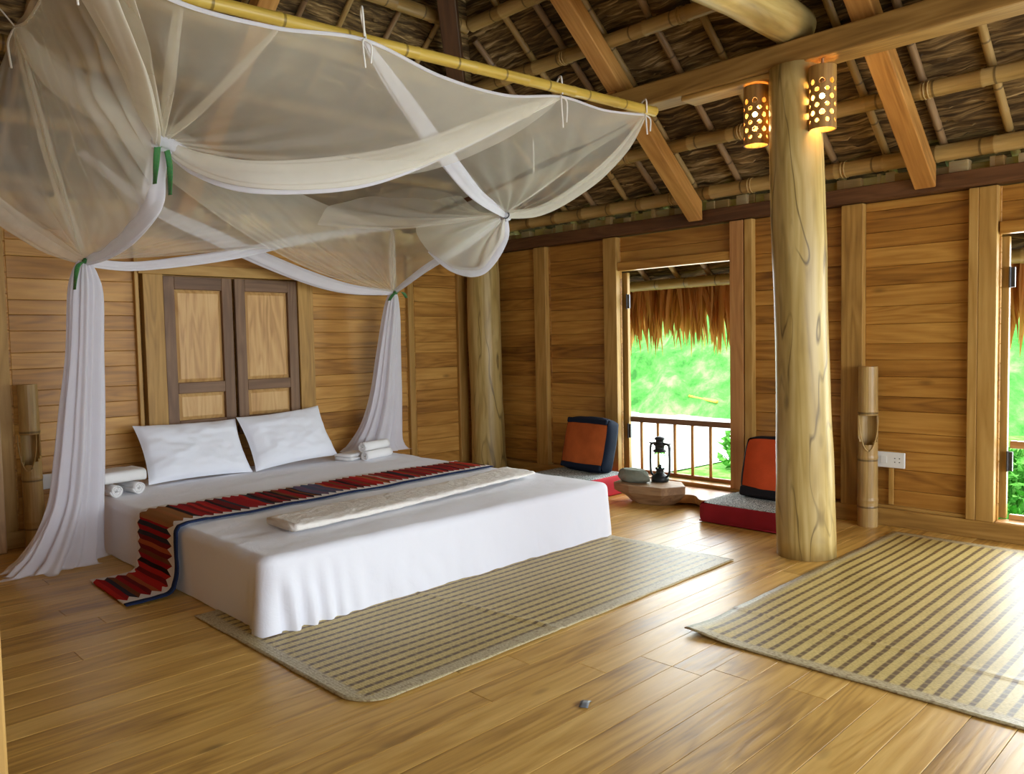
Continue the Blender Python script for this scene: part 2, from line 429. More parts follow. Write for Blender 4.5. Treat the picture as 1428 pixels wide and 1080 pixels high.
# ---- floor
mb = MB(); y = 0.0
sub_mb = MB(); sub_mb.box((XL, YF, -.12), (.1, .1, -.041), 0)
while y > YF:
    wd = U(.135, .165); x = XL - R() * 2
    while x < 0.05:
        L = U(1.6, 3.4); x1 = min(x + L, .05)
        if x1 > XL:
            mb.box((max(x, XL), y - wd + .0018, -.04), (x1 - .002, y, 0), 0)
        x += L
    y -= wd
flo = mb.build('floor', M['floor'], bevel=.0013, seg=1)
tag(flo, 'warm honey coloured wooden plank floor running towards the windows', kind='structure')
jo = sub_mb.build('subfloor', M['darkbeam'], flo)

# ---- planked wall builder. along: axis of the wall (0 = x, 1 = y)
def planks(mb, along, a0, a1, z0, z1, c0, c1):
    z = z0
    while z < z1 - .001:
        h = min(U(.105, .16), z1 - z)
        if z1 - (z + h) < .04: h = z1 - z
        j = U(0, .003); lo = [0, 0, z + .001]; hi = [0, 0, z + h - .001]
        lo[along] = a0; hi[along] = a1; lo[1 - along] = c0 + (j if along == 0 else 0); hi[1 - along] = c1 - (0 if along == 0 else 0)
        if along == 1: lo[0] = c0 + j
        else: lo[1] = c0 + j
        mb.box(lo, hi, along)
        z += h

# ---- back wall y=0 (faces -y) : planks 0.012..0.04 deep, studs proud of them
wb = MB()
segs = [(XL, -4.78), (-4.60, -3.72), (-2.19, -1.10), (-.98, -.02)]
for a0, a1 in segs: planks(wb, 0, a0, a1, .12, 2.30, .012, .04)
planks(wb, 0, -3.72, -2.19, .12, .72, .012, .04)
planks(wb, 0, -3.72, -2.19, 2.08, 2.30, .012, .04)
for a0, a1 in ((-4.78, -4.60), (-1.10, -.98)): planks(wb, 0, a0, a1, .12, 2.30, .012, .04)
wb.box((XL, .04, 0), (.05, .06, 2.42), 0, .5); wbo = wb.build('wall_back', M['wall_back'], bevel=.003, seg=1)
tag(wbo, 'golden, warmly lit horizontal plank wall behind the bed', kind='structure')
def part(name, mat, parent, lo, hi, ax, bevel=.005, rnd=None, **kw):
    m = MB(); m.box(lo, hi, ax, rnd); return m.build(name, mat, parent, bevel=bevel, **kw)
part('base_rail', M['stud'], wbo, (XL, -.03, 0), (0, .04, .12), 0)
part('top_rail', M['stud'], wbo, (XL, -.03, 2.30), (0, .04, 2.40), 0)
for a0, a1 in ((-4.74, -4.62), (-1.09, -1.02), (-.42, -.30)): part('stud', M['stud'], wbo, (a0, -.03, .12), (a1, .012, 2.30), 2)
# the double shutter in the back wall
win = empty('window_1', (-2.94, 0, 1.37), 'closed double wooden shutter with dark frames and pale panels behind the pillows', kind='structure')
def wpart(name, mat, lo, hi, ax, par=win, bevel=.004):
    m = MB(); m.box([lo[0] + 2.94, lo[1], lo[2] - 1.37], [hi[0] + 2.94, hi[1], hi[2] - 1.37], ax); return m.build(name, mat, par, bevel=bevel)
wpart('window_frame', M['stud'], (-3.69, -.05, .66), (-3.535, .03, 2.0), 2)
wpart('window_frame', M['stud'], (-2.34, -.05, .66), (-2.19, .03, 2.0), 2)
wpart('window_frame', M['stud'], (-3.72, -.05, 2.0), (-2.16, .03, 2.085), 0)
wpart('window_frame', M['stud'], (-3.72, -.06, .60), (-2.16, .03, .66), 0)
wpart('frame_strip', M['stud'], (-3.745, -.03, .66), (-3.715, .012, 2.3), 2)
for (x0, x1) in ((-3.53, -2.955), (-2.93, -2.345)):
    xc = (x0 + x1) / 2
    sh = MB()
    def sb(lo, hi, ax): sh.box([lo[0] + 2.94, lo[1], lo[2] - 1.37], [hi[0] + 2.94, hi[1], hi[2] - 1.37], ax)
    st = .09
    sb((x0, -.035, .67), (x0 + st, .0, 1.99), 2); sb((x1 - st, -.035, .67), (x1, .0, 1.99), 2)
    sb((x0 + st, -.035, 1.885), (x1 - st, .0, 1.99), 0); sb((x0 + st, -.035, 1.035), (x1 - st, .0, 1.125), 0)
    sb((x0 + st, -.035, .67), (x1 - st, .0, .815), 0)
    s_ = sh.build('shutter', M['shutter'], win, bevel=.005)
    for z0, z1 in ((1.125, 1.885), (.815, 1.035)):
        m = MB(); X0, X1 = x0 + st + 2.94, x1 - st + 2.94; Z0, Z1 = z0 - 1.37, z1 - 1.37; b = .03
        vs = [(X0, .0, Z0), (X1, .0, Z0), (X1, .0, Z1), (X0, .0, Z1), (X0 + b, -.018, Z0 + b), (X1 - b, -.018, Z0 + b), (X1 - b, -.018, Z1 - b), (X0 + b, -.018, Z1 - b)]
        m.add(vs, [(0, 1, 5, 4), (1, 2, 6, 5), (2, 3, 7, 6), (3, 0, 4, 7), (4, 5, 6, 7)], [(p[2], p[0], p[1]) for p in vs])
        m.build('panel', M['panel'], s_)

# ---- right wall x=0 (faces -x)
wr = MB()
openings = [(-3.06, -1.88), (-6.22, -5.04), (-8.4, -7.2)]
ycuts = [(-.98, 0.0), (-1.74, -.98), (-4.02, -3.2), (-4.9, -4.16), (-7.1, -6.34), (YF, -8.5)]
for a0, a1 in ycuts: planks(wr, 1, a0, a1, .14, 2.37, .012, .04)
for a0, a1 in openings: planks(wr, 1, a0 - .1, a1 + .1, 2.12, 2.37, .02, .04)
for a0, a1 in ((-3.2, -3.06), (-1.88, -1.74), (-4.16, -4.02), (-5.04, -4.9), (-6.34, -6.22), (-7.2, -7.1), (-8.5, -8.4)): planks(wr, 1, a0, a1, .12, 2.37, .014, .04)
for a0, a1 in [(-1.74, 0.05), (-4.9, -3.2), (-7.1, -6.34), (YF, -8.5)]: wr.box((.04, a0, 0), (.06, a1, 2.4), 1, .5)
wro = wr.build('wall_right', M['wall'], bevel=.003, seg=1)
tag(wro, 'back-lit brown horizontal plank wall with two tall open windows', kind='structure')
# base rail broken below the openings is the low sill
part('base_rail', M['stud'], wro, (-.04, YF, 0), (.05, 0, .125), 1)
part('ledger', M['stud'], wro, (-.02, -4.9, .125), (.012, -4.16, .15), 1)
for a0, a1, mt in ((-.96, -.80, 'stud'), (-1.875, -1.72, 'stud'), (-3.19, -3.065, 'darkstud'), (-3.27, -3.2, 'stud'), (-4.16, -4.00, 'stud'), (-4.92, -4.86, 'stud'), (-5.03, -4.92, 'stud'), (-6.34, -6.23, 'stud'), (-7.19, -7.08, 'stud'), (-8.5, -8.41, 'stud')):
    part('stud', M['railing'] if mt == 'darkstud' else M['stud'], wro, (-.045, a0, .125), (.04 if mt != 'darkstud' else .06, a1, 2.37), 2)
for a0, a1 in openings:
    part('window_head', M['wall'], wro, (-.03, a0, 2.05), (.05, a1, 2.13), 1)
    part('threshold', M['slab'], wro, (-.04, a0, .12), (.09, a1, .135), 1)
# dark wall plate
pl = MB(); pl.box((-.09, YF, 2.375), (.06, .04, 2.485), 1)
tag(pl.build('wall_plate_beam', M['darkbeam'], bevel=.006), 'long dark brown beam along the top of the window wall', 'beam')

# folded door leaves + hinges in the openings
for idx, (a0, a1) in enumerate(openings[:2]):
    d = empty('door_%d' % (idx + 1), (0.06, a1, .14), kind='structure')
    d['label'] = ('narrow door leaf folded outward at the left side of the middle window', 'narrow door leaf folded outward in the right-hand window')[idx]
    m = MB(); m.box((0.015, -.035, 0), (.055, .50, 1.90), 2); m.build('door_leaf', M['stud'], d, bevel=.004)
    for z in (.33, 1.56):
        m = MB(); m.box((-.012, -.075, z), (.006, -.045, z + .13), 2); m.tube([(-.012, -.045, z - .005), (-.012, -.045, z + .135)], .008, 8)
        m.build('hinge', M['hinge'], d, bevel=.001)

# ---- left wall and front posts (behind the camera)
wl = MB(); planks(wl, 1, YF, 0, 0, 2.45, 0, .03)
wlo = wl.build('wall_left', M['wall'], loc=(XL, 0, 0)); tag(wlo, 'plank wall on the far left', kind='structure')
wf = MB(); planks(wf, 0, XL, 0, 0, .5, 0, .03); planks(wf, 0, XL, 0, 2.3, 2.9, 0, .03)
for x in (-8, -6.9, -.4): planks(wf, 0, x, x + .4, .5, 2.3, 0, .03)
wfo = wf.build('wall_front', M['wall'], loc=(0, YF - .03, 0)); tag(wfo, 'low plank wall below the open front', kind='structure')

# ---- thatch: hipped on the back, ridge along y
S = .80; Z0 = 2.705
def slope_pt(side, u, v):
    """side 'R': u along y, v distance up (horizontal); thatch underside height"""
    pass
mb = MB()
def thatch_field(mb, side):
    step_v = .0095; nv = int(5.2 / step_v)
    # horizontal distance from wall: -1.08 (eave) .. 4.0 (ridge)
    for j in range(0): pass
    if side == 'R': nu, length = 230, 10.6
    else: nu, length = 190, 9.6
    def P(u, v):
        d = -1.08 + v * 5.1
        if side == 'R':
            yy0 = min(1.08, -d)      # hip line at y=-d
            a = yy0 + u * (-10.2 - yy0); along = a
        else:
            r0 = min(1.08, -d); l0 = -8 - r0
            a = r0 + u * (l0 - r0) if d < 4.0 else -4; along = a
        c = d * math.sqrt(1 + S * S)
        q = Vector((along * 1.1, c * 6, 3.3 if side == 'R' else 9.1))
        wob = noise.noise(q) * .045 + noise.noise(Vector((along * 5, c * 10, 1))) * .018
        ph = ((c + wob) / .078) % 1.0
        h = -.052 * (1 - ph) ** 1.2 * (0.35 + 1.5 * abs(noise.noise(Vector((along * 2.6, math.floor((c + wob) / .078) * 7.7, 2)))))
        h += noise.noise(Vector((along * 8, c * 45, 5))) * .014
        h = max(h, -.085)
        z = Z0 + S * d + h
        if d < -1.0: z += 0
        return (-d, along, z) if side == 'R' else (along, -d, z)
    def G(u, v):
        d = -1.08 + v * 5.1; c = d * math.sqrt(1 + S * S)
        yy0 = min(1.08, -d)
        return ((yy0 + u * (-10.2 - yy0)), c, 0) if side == 'R' else ((u * 9), c, 0)
    # x flips: for 'R' x = -d
    mb.grid(nu, nv, P, G)
thatch_field(mb, 'R'); thatch_field(mb, 'B')
# plain far slope (left side) and front gable closing the loft
mb.grid(4, 4, lambda u, v: (-8 - 1.08 + v * 5.1, 1.08 + u * (-11.3), Z0 - .86 + v * 5.1 * S), lambda u, v: (u * 9, v * 5, 0))
mb.add([(0.5, -9.6, 2.2), (-8.5, -9.6, 2.2), (-4, -9.6, 5.9)], [(0, 1, 2)], [(0, 0, 0), (8, 0, 0), (4, 3, 0)])
# upper skin so that the roof is thick and lets no light in
mb.add([(1.15, 1.15, 1.95), (1.15, -10.4, 1.95), (-4, -10.4, 6.07), (-4, -4, 6.07), (-9.15, 1.15, 1.95), (-9.15, -10.4, 1.95)], [(0, 1, 2, 3), (0, 3, 4), (4, 3, 2, 5)], [(0, 0, 0)] * 6)
ceil = mb.build('ceiling', M['thatch'], smooth=False)
tag(ceil, 'underside of the dark brown thatched roof', kind='structure')

# cut leaf ends added on the wall plates, pale to imitate a line of daylight
def stubs(side):
    m = MB(); a = .0
    while a > (-9 if side == 'R' else -7.9):
        L = U(.02, .14); h = U(.045, .085); d = U(-.045, .03); z0 = 2.486 if side == 'R' else 2.401
        if side == 'B': h += .075
        if R() < .97:
            if side == 'R': m.box((d - .03, a - L, z0), (d + .05, a, z0 + h), 1)
            else: m.box((a - L, d - .02, z0), (a, d + .04, z0 + h), 0)
        a -= L * U(.85, 1.1)
    return m.build('daylight_leaf_ends', M['straw'], ceil, bevel=.003, seg=1)
stubs('R'); stubs('B')
# ---- bamboo helper: straight pole with slightly swollen nodes
def pole(mb, a, b, r, rnd=None, n=12, taper=1.0, seg=.34):
    a = Vector(a); b = Vector(b); L = (b - a).length; k = max(2, int(L / seg)); pts = []; rad = []
    for i in range(k + 1):
        t = i / k
        for dt, s_ in ((-.014, 1.0), (-.004, 1.08), (.004, 1.08), (.014, 1.0)):
            tt = t + dt / L
            if 0 <= tt <= 1:
                pts.append(a.lerp(b, tt)); rad.append(r * s_ * (1 + (taper - 1) * tt))
    if (pts[0] - a).length > 1e-4: pts.insert(0, a); rad.insert(0, r)
    if (pts[-1] - b).length > 1e-4: pts.append(b); rad.append(r * taper)
    mb.tube(pts, rad, n, rnd)

# laths up the slope (parts of the ceiling), purlins below them
y = -.45; k = 0
while y > -9:
    m = MB(); j = U(-.03, .03); top = min(3.2, max(.2, -y - .1)) if y > -3.3 else 3.2
    pole(m, (.9, y, 2.652 - S * .9), (-top, y + j, 2.652 + S * top), .027, n=8)
    o = m.build('bamboo_lath', M['lath'] if k % 2 else M['bamboo_b'], ceil, smooth=True)
    y -= U(.36, .44); k += 1
x = -.45; k = 0
while x > -7.6:
    top = min(3.2, -x - .1, 8 + x) if x < -.3 else .2
    m = MB(); j = U(-.03, .03)
    pole(m, (x, .9, 2.635 - S * .9), (x + j, -top, 2.635 + S * top), .021, n=8)
    m.build('bamboo_lath', M['lath'] if k % 2 else M['bamboo_b'], ceil, smooth=True)
    x -= U(.34, .42); k += 1
def lash(parent, p, r, axis, mat='bamboo_b'):
    m = MB()
    for s_ in (-.012, .012):
        c = Vector(p); c[axis] += s_; pts = []
        for i in range(13):
            th = 2 * PI * i / 12; q = Vector(c); o1, o2 = [(1, 2), (0, 2), (0, 1)][axis]
            q[o1] += r * math.cos(th); q[o2] += r * math.sin(th); pts.append(q)
        m.tube(pts, .0045, 6, .2)
    return m.build('lashing', M[mat], parent, smooth=True)
names = {.72: 'bamboo eave pole just outside the windows at the foot of the thatch',
         -.1: 'lowest thick bamboo purlin lying just above the window wall',
         -.52: 'second bamboo purlin up from the window wall',
         -.92: 'bamboo purlin running behind the big tie beam',
         -1.32: 'bamboo purlin just above the big tie beam',
         -1.72: 'bamboo purlin second above the big tie beam',
         -2.15: 'highest bamboo purlin on the window side of the roof'}
for X, lab in names.items():
    r = .056 if X == -.1 else .052
    y1 = 1.0 if X > .5 else X - .06
    m = MB(); z = 2.53 + S * (-X) + (.012 if X == -.1 else 0)
    pole(m, (X, YF, z), (X, min(y1, 0.0), z), r, n=14)
    if X > .5: m = MB(); pole(m, (X, YF, z), (X, .6, z), r, n=14)
    o = m.build('bamboo_purlin', M['bamboo'], smooth=True)
    tag(o, lab, 'purlin', 'bamboo purlins on the window side of the roof')
    if X in (-.1, -.52, -1.32):
        for yy in (-5.35, -4.5, -4.05, -3.3, -2.55) if X == -.1 else (-4.75, -3.45, -2.4):
            lash(o, (X, yy, z), r + .004, 1)
names = {-.1: 'lowest bamboo purlin above the wall behind the bed', -.52: 'second bamboo purlin up above the bed wall',
         -.92: 'third bamboo purlin up above the bed wall', -1.32: 'fourth bamboo purlin up above the bed wall', -1.72: 'topmost bamboo purlin above the bed wall'}
for Y, lab in names.items():
    m = MB(); z = 2.53 + S * (-Y)
    pole(m, (-8 - Y, Y, z), (Y, Y, z), .056 if Y == -.1 else .052, n=14)
    tag(m.build('bamboo_purlin', M['bamboo'], smooth=True), lab, 'purlin', 'bamboo purlins on the bed side of the roof')
# rafters (square timber) on the right slope
def rafter(y, x0, x1, w_, lab, mat='timber', back=False, zoff=0):
    m = MB(); n = 8; vs = []; gs = []
    L0 = 0
    h = .152
    for i in range(n + 1):
        xx = x0 + (x1 - x0) * i / n
        zb = 2.30 + S * abs(xx) + zoff
        for (dy, dz) in ((-w_ / 2, 0), (w_ / 2, 0), (w_ / 2, h), (-w_ / 2, h)):
            p = (xx, y + dy, zb + dz) if not back else (y + dy, xx, zb + dz)
            vs.append(p); gs.append((abs(xx) * 1.28, dy, dz))
    fs = [(3, 2, 1, 0)] + [(n * 4, n * 4 + 1, n * 4 + 2, n * 4 + 3)]
    for i in range(n):
        for k in range(4):
            k2 = (k + 1) % 4; fs.append((i * 4 + k, i * 4 + k2, i * 4 + 4 + k2, i * 4 + 4 + k))
    m.add(vs, fs, gs)
    o = m.build('timber_rafter', M[mat], bevel=.008)
    return tag(o, lab, 'rafter', 'squared timber rafters')
rafter(-2.79, -.12, -3.6, .14, 'orange-brown squared rafter landing between bed corner and middle window')
rafter(-4.61, -.12, -3.6, .14, 'orange-brown squared rafter landing right of the round column')
rafter(-6.5, -.12, -3.6, .14, 'squared rafter at the right edge of the roof view')
rafter(-3.4, -.14, -3.6, .13, 'squared rafter above the bed seen through the netting on the left', back=True)
rafter(-5.3, -.14, -3.4, .13, 'squared rafter above the far left of the bed wall', back=True)
# hip rafter
m = MB(); n = 10; vs = []; gs = []; fs = []
a = Vector((-.10, -.02, 0)); 
for i in range(n + 1):
    t = .12 + 3.4 * i / n; zb = 2.22 + S * t
    for (dx, dz) in ((-.07, 0), (.07, 0), (.07, .17), (-.07, .17)):
        vs.append((-t - .08 + dx * .707, -t * .97 + .02 - dx * .707, zb + dz)); gs.append((t * 1.6, dx, dz))
fs = [(3, 2, 1, 0), (n * 4, n * 4 + 1, n * 4 + 2, n * 4 + 3)]
for i in range(n):
    for k in range(4): fs.append((i * 4 + k, i * 4 + (k + 1) % 4, i * 4 + 4 + (k + 1) % 4, i * 4 + 4 + k))
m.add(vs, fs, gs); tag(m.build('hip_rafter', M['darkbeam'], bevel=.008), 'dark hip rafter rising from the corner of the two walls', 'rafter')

# ---- long tie beam on the column, parallel to the window wall
tb = empty('tie_beam', (-1.2, -4.2, 3.06), 'long squared tie beam resting on the round column', 'beam')
m = MB(); m.box((-.10, -5.0, 0), (.10, 1.62, .155), 1); m.build('beam', M['beam'], tb, bevel=.012)
m = MB(); m.box((-.09, .12, -.035), (.09, .78, .0), 1); m.build('corbel', M['stud'], tb, bevel=.012)
m = MB(); m.tube([(0, 1.40, .13), (0.02, 1.68, .13)], .075, 10, .3, rough=.3); m.build('beam_end', M['timber'], tb, smooth=True)
# round log across, sitting on the beam
m = MB(); pts = [(-1.13 - i * .35, -4.18 + .01 * math.sin(i), 3.34 + .012 * math.sin(i * 1.3)) for i in range(19)]
m.tube(pts, [.125 + .006 * math.sin(i * 2) for i in range(19)], 22, .4, rough=.06)
tag(m.build('round_log_beam', M['log'], smooth=True), 'thick round yellowish log crossing overhead and resting on the tie beam', 'beam')

# ---- columns
def column(cx, cy, tx, ty, zt, r0, r1, lab, rnd, seed):
    m = MB(); pts = []; rad = []
    n = 26
    for i in range(n + 1):
        t = i / n
        pts.append((cx + (tx - cx) * t + .010 * math.sin(t * 5 + seed), cy + (ty - cy) * t + .008 * math.sin(t * 4 + seed * 2), zt * t))
        rad.append(r0 + (r1 - r0) * t + .006 * math.sin(t * 9 + seed))
    m.tube(pts, rad, 40, rnd, rough=.028)
    return tag(m.build('log_column', M['log'], smooth=True), lab, 'column')
column(-1.165, -4.26, -1.20, -4.19, 3.07, .178, .152, 'smooth round tree-trunk column standing free in the middle of the floor', .83, 1.0)
column(-.25, -.27, -.27, -.28, 2.75, .185, .165, 'round tree-trunk column in the corner behind the bed', .27, 2.2)
# square post at the left of the back wall and the near post at the picture's left edge
m = MB(); m.box((-4.86, -.16, 0), (-4.72, -.02, 2.5), 2, .9); tag(m.build('corner_post', M['block'], bevel=.01), 'greyish squared post at the left end of the bed wall', 'post')
m = MB(); m.box((-.07, 0, 0), (0, .1, 2.4), 2, .9)
tag(m.build('door_post', M['stud'], bevel=.006, loc=(-5.672, -4.72, 0)), 'pale squared post close to the viewer at the lower left edge', 'post')

# ================================================================== OUTSIDE
def railing(y0, y1, lab, x=.10, mat='railing'):
    rl = empty('window_railing', (x, (y0 + y1) / 2, .135), lab, 'railing', 'low railings across the open windows')
    h = (y1 - y0) / 2
    m = MB(); m.box((-.022, -h, .485), (.022, h, .535), 1); m.build('top_rail', M['shutter'] if mat == 'railing' else M[mat], rl, bevel=.004)
    m = MB(); m.box((-.018, -h, .0), (.018, h, .035), 1); m.build('bottom_rail', M[mat], rl, bevel=.004)
    n = 5
    for i in range(n):
        yy = h - .115 - i * (2 * h - .2) / n - .0
        m = MB(); m.tube([(0, yy, .03), (0, yy, .49)], .015, 8); m.build('baluster', M['slab'], rl, smooth=True)
railing(-3.06, -1.93, 'low railing with dark top bar across the middle window behind the lantern')
railing(-6.22, -5.09, 'low railing with plain wooden top bar across the right-hand window', mat='slab')
# fringe of dry palm leaves hanging from the eaves
mb = MB()
y = .8
while y > -8.8:
    for layer in range(2):
        x0 = .86 + .12 * layer + U(-.03, .03); zt = 2.02 - .09 * layer + U(-.02, .03); L = U(.42, .72); yy = y + U(-.02, .02)
        w_ = U(.014, .036); ang = U(-.16, .16); tw = U(-1.0, 1.0); lean = U(-.05, .12); rn = R(); vs = []; gs = []
        for i in range(8):
            t = i / 7; wd = w_ * (1 - t ** 2.2) + .001; th = tw * t + U(-.1, .1)
            c = Vector((x0 + lean * t, yy + ang * L * t + .01 * math.sin(t * 5 + rn * 9), zt - L * t))
            sx, sy = math.sin(th), math.cos(th)
            vs += [c + Vector((sx, sy, 0)) * wd, c + Vector((.3 * wd, 0, 0)), c - Vector((sx, sy, 0)) * wd]
            gs += [(t * L, wd, rn), (t * L, 0, rn), (t * L, -wd, rn)]
        fs = []
        for i in range(7):
            fs += [(i * 3, i * 3 + 1, i * 3 + 4, i * 3 + 3), (i * 3 + 1, i * 3 + 2, i * 3 + 5, i * 3 + 4)]
        mb.add(vs, fs, gs, rn)
    y -= U(.008, .014)
tag(mb.build('palm_leaf_fringe', M['leaf']), 'dry brown palm leaf fringe hanging from the eaves outside the windows', 'thatch fringe', kind='stuff')
# ground, yard, hillside
m = MB(); m.grid(60, 60, lambda u, v: (.6 + u * 24, -22 + v * 46, -1.05 + .02 * noise.noise(Vector((u * 14, v * 20, 0)))))
tag(m.build('grass_ground', M['grass'], smooth=True), 'bright green grass outside the windows', kind='structure')
m = MB()
m.grid(30, 20, lambda u, v: (2.2 + u * 18 , 1.7 + .18 * (2.2 + u * 18) * 0 + v * 14 + .5 * noise.noise(Vector((u * 4, v * 4, 3))), -1.02 + .004 * noise.noise(Vector((u * 9, v * 9, 1)))))
tag(m.build('pale_yard', M['concrete'], smooth=True), 'pale sunlit yard below the middle window', kind='structure')
def hillf(u, v):
    y = -40 + v * 90; x = 15 + u * 45
    h = -1.2 + 17 * (1 - math.exp(-u * 2.2)) + 1.6 * noise.noise(Vector((x * .12, y * .12, 0)))
    h += .9 * abs(noise.noise(Vector((x * .6, y * .6, h * .3)))) + .45 * noise.noise(Vector((x * 1.7, y * 1.7, 4)))
    return (x + .6 * noise.noise(Vector((x, y, 9))), y, h)
m = MB(); m.grid(120, 200, hillf)
tag(m.build('hillside', M['hill'], smooth=True), 'green wooded hillside beyond the windows', kind='structure')
def leafy(name, c, rx, rz, n, lab, cat, grp=None, long=False):
    m = MB()
    for i in range(n):
        d = Vector((random.gauss(0, 1), random.gauss(0, 1), abs(random.gauss(0, 1)) if not long else abs(random.gauss(0, .6)))).normalized() * (R() ** .4)
        p = Vector((d.x * rx, d.y * rx, d.z * rz))
        s_ = U(.06, .13) if not long else U(.02, .03); L = U(.14, .26) if not long else U(.4, .9)
        dirv = Vector((U(-1, 1), U(-1, 1), U(-.3, 1) if not long else U(1.2, 3))).normalized(); sd = dirv.cross(Vector((U(-1, 1), U(-1, 1), .2))).normalized()
        if long: p.z *= .2
        m.add([p - sd * s_ * .2, p + dirv * L * .5 + sd * s_ * .5, p + dirv * L, p + dirv * L * .5 - sd * s_ * .5], [(0, 1, 2, 3)], [(0, 0, 0)] * 4)
    return tag(m.build(name, M['foliage'], loc=c), lab, cat, grp)
leafy('shrub', (7.4, .75, -.95), .6, .8, 900, 'round green shrub by the pale yard, low in the middle window', 'shrub')
leafy('shrub', (5.6, -3.6, -1.0), .9, 1.0, 1100, 'leafy shrub low behind the railing of the right-hand window', 'shrub')
leafy('grass_clump', (8.5, -1.2, -1.0), 1.2, .9, 900, 'tall grass clump seen through the right-hand window', 'grass', long=True)
leafy('shrub', (17, 4.2, -1.0), 2.0, 1.9, 1500, 'larger bush at the foot of the hill behind the pale yard', 'shrub')
m = MB(); pole(m, (15.5, 6.4, -.55), (16.6, 9.2, -.35), .05, n=8); tag(m.build('bamboo_stick', M['bamboo_y'], smooth=True), 'pale bamboo pole lying at the foot of the hillside', 'pole')

# ================================================================== BED
bed = empty('bed', (-2.92, -1.53, 0), 'large low double bed under a white fitted sheet', 'bed')
BX, BY, BZ = 1.335, 1.47, .385
m = MB(); m.box((-BX + .05, -BY + .05, 0.02), (BX - .05, BY - .05, BZ - .03), 0); m.build('mattress', M['duvet'], bed, bevel=.05, seg=4)
nx, ny = 150, 150
mb = MB()
def top_z(x, y):
    q = Vector((x * 1.2, y * 2.2, 0)); z = BZ
    z += .010 * noise.noise(q) + .006 * noise.noise(q * 2.7) + .0025 * noise.noise(q * 7)
    # shallow slack folds running along the bed near its foot
    z += .006 * math.sin((y + .12 * math.sin(x * 2.2)) * 26) * math.exp(-((y + .8) / .22) ** 2) * (0.4 + .6 * noise.noise(Vector((x * 1.5, 3, 0))) ** 2)
    return z
rr = .05
W_ = nx + 1; vs = []; fs = []
for j in range(ny + 1):
    for i in range(nx + 1):
        x = (-BX + rr) + (2 * BX - 2 * rr) * i / nx; y = (-BY + rr) + (2 * BY - 2 * rr) * j / ny
        vs.append([x, y, top_z(x, y)])
for j in range(ny):
    for i in range(nx): fs.append((j * W_ + i, j * W_ + i + 1, (j + 1) * W_ + i + 1, (j + 1) * W_ + i))
loop = [i for i in range(nx)] + [j * W_ + nx for j in range(ny)] + [ny * W_ + i for i in range(nx, 0, -1)] + [j * W_ for j in range(ny, 0, -1)]
prev = loop; K = 22; s_acc = 0
def outward(x, y):
    ox = 1 if x > BX - rr - 1e-4 else (-1 if x < -BX + rr + 1e-4 else 0); oy = 1 if y > BY - rr - 1e-4 else (-1 if y < -BY + rr + 1e-4 else 0)
    v = Vector((ox, oy, 0)); return v.normalized() if v.length else v
for k in range(1, K + 1):
    cur = []
    for ii, vi in enumerate(loop):
        x, y, z0 = vs[vi]; o = outward(x, y)
        # blend of the outward direction around corners
        if k <= 6:
            a = k / 6 * PI / 2; out = rr * math.sin(a); z = z0 - rr * (1 - math.cos(a))
            amp = 0
        else:
            t = (k - 6) / (K - 6); z = (z0 - rr) * (1 - t) + .004; out = rr; amp = t
        foot = y < -BY + rr + 1e-4; left = x < -BX + rr + 1e-4
        if foot:
            near = math.exp(-((x + BX) / .42) ** 2)
            f = (.016 * noise.noise(Vector((x * 4 + z * 3, 0, z * 3)))) + .009 * noise.noise(Vector((x * 16, 1, z * 3)))
            f += near * .032 * math.sin(x * 62 + 4 * z + 3 * noise.noise(Vector((x * 4, 0, 0)))) + .012 * noise.noise(Vector((x * 9 + z * 6, 4, z * 4)))
            f += .016 * (x < -.2) * 0
            out += amp * (f + .016 + near * .022)
            if k == K: z += .010 * noise.noise(Vector((x * 9, 2, 0))) + .004
        elif left:
            near = math.exp(-((y + BY) / .16) ** 2)
            f = .007 * noise.noise(Vector((y * 4, 0, z * 2))) + .004 * noise.noise(Vector((y * 13, 1, z * 3)))
            near2 = math.exp(-((y + BY) / .12) ** 2)
            out += amp * (f - .012 + near * .02 * math.sin(y * 80 + z * 6) + near2 * .05)
        else: out += amp * .008 * noise.noise(Vector((x * 6, y * 6, z)))
        p = [x + o.x * out, y + o.y * out, max(z, .004)]
        cur.append(len(vs)); vs.append(p)
    n = len(loop)
    for ii in range(n): fs.append((prev[ii], cur[ii], cur[(ii + 1) % n], prev[(ii + 1) % n]))
    prev = cur
mb.add(vs, fs, [tuple(v) for v in vs], .5)
sheet = mb.build('bed_sheet', M['sheet'], bed, smooth=True)

def pillow(loc, rot, W, H, T, lab, seed):
    mb = MB(); n = 36
    for sgn in (1, -1):
        def P(u, v):
            a = u * 2 - 1; b = v * 2 - 1
            e = max(0, (1 - a ** 4) * (1 - b ** 4)) ** .5
            t = T / 2 * e * (1 - .25 * (a * a + b * b) / 2)
            x = a * W / 2 * (1 - .06 * (1 - b * b)); y = b * H / 2 * (1 - .07 * (1 - a * a))
            t += e * .020 * noise.noise(Vector((a * 2.5, b * 2.5, seed))) + e * .010 * noise.noise(Vector((a * 6, b * 6, seed)))
            return (x, y, sgn * t)
        N0 = len(mb.v); mb.grid(n, n, P)
        if sgn < 0:
            k = n * n; mb.f[-k:] = [tuple(reversed(f)) for f in mb.f[-k:]]
    o = mb.build('pillow', M['pillow'], smooth=True, loc=loc); o.rotation_euler = rot
    return tag(o, lab, 'pillow', 'white pillows at the head of the bed')
pillow((-3.455, -.335, .605), (math.radians(58), math.radians(1), math.radians(3)), .84, .50, .17, 'left white pillow leaning on the wall below the shutter', 1)
pillow((-2.64, -.335, .628), (math.radians(60), math.radians(-3), math.radians(3)), .80, .50, .16, 'right white pillow leaning on the wall, its right corner raised', 5)

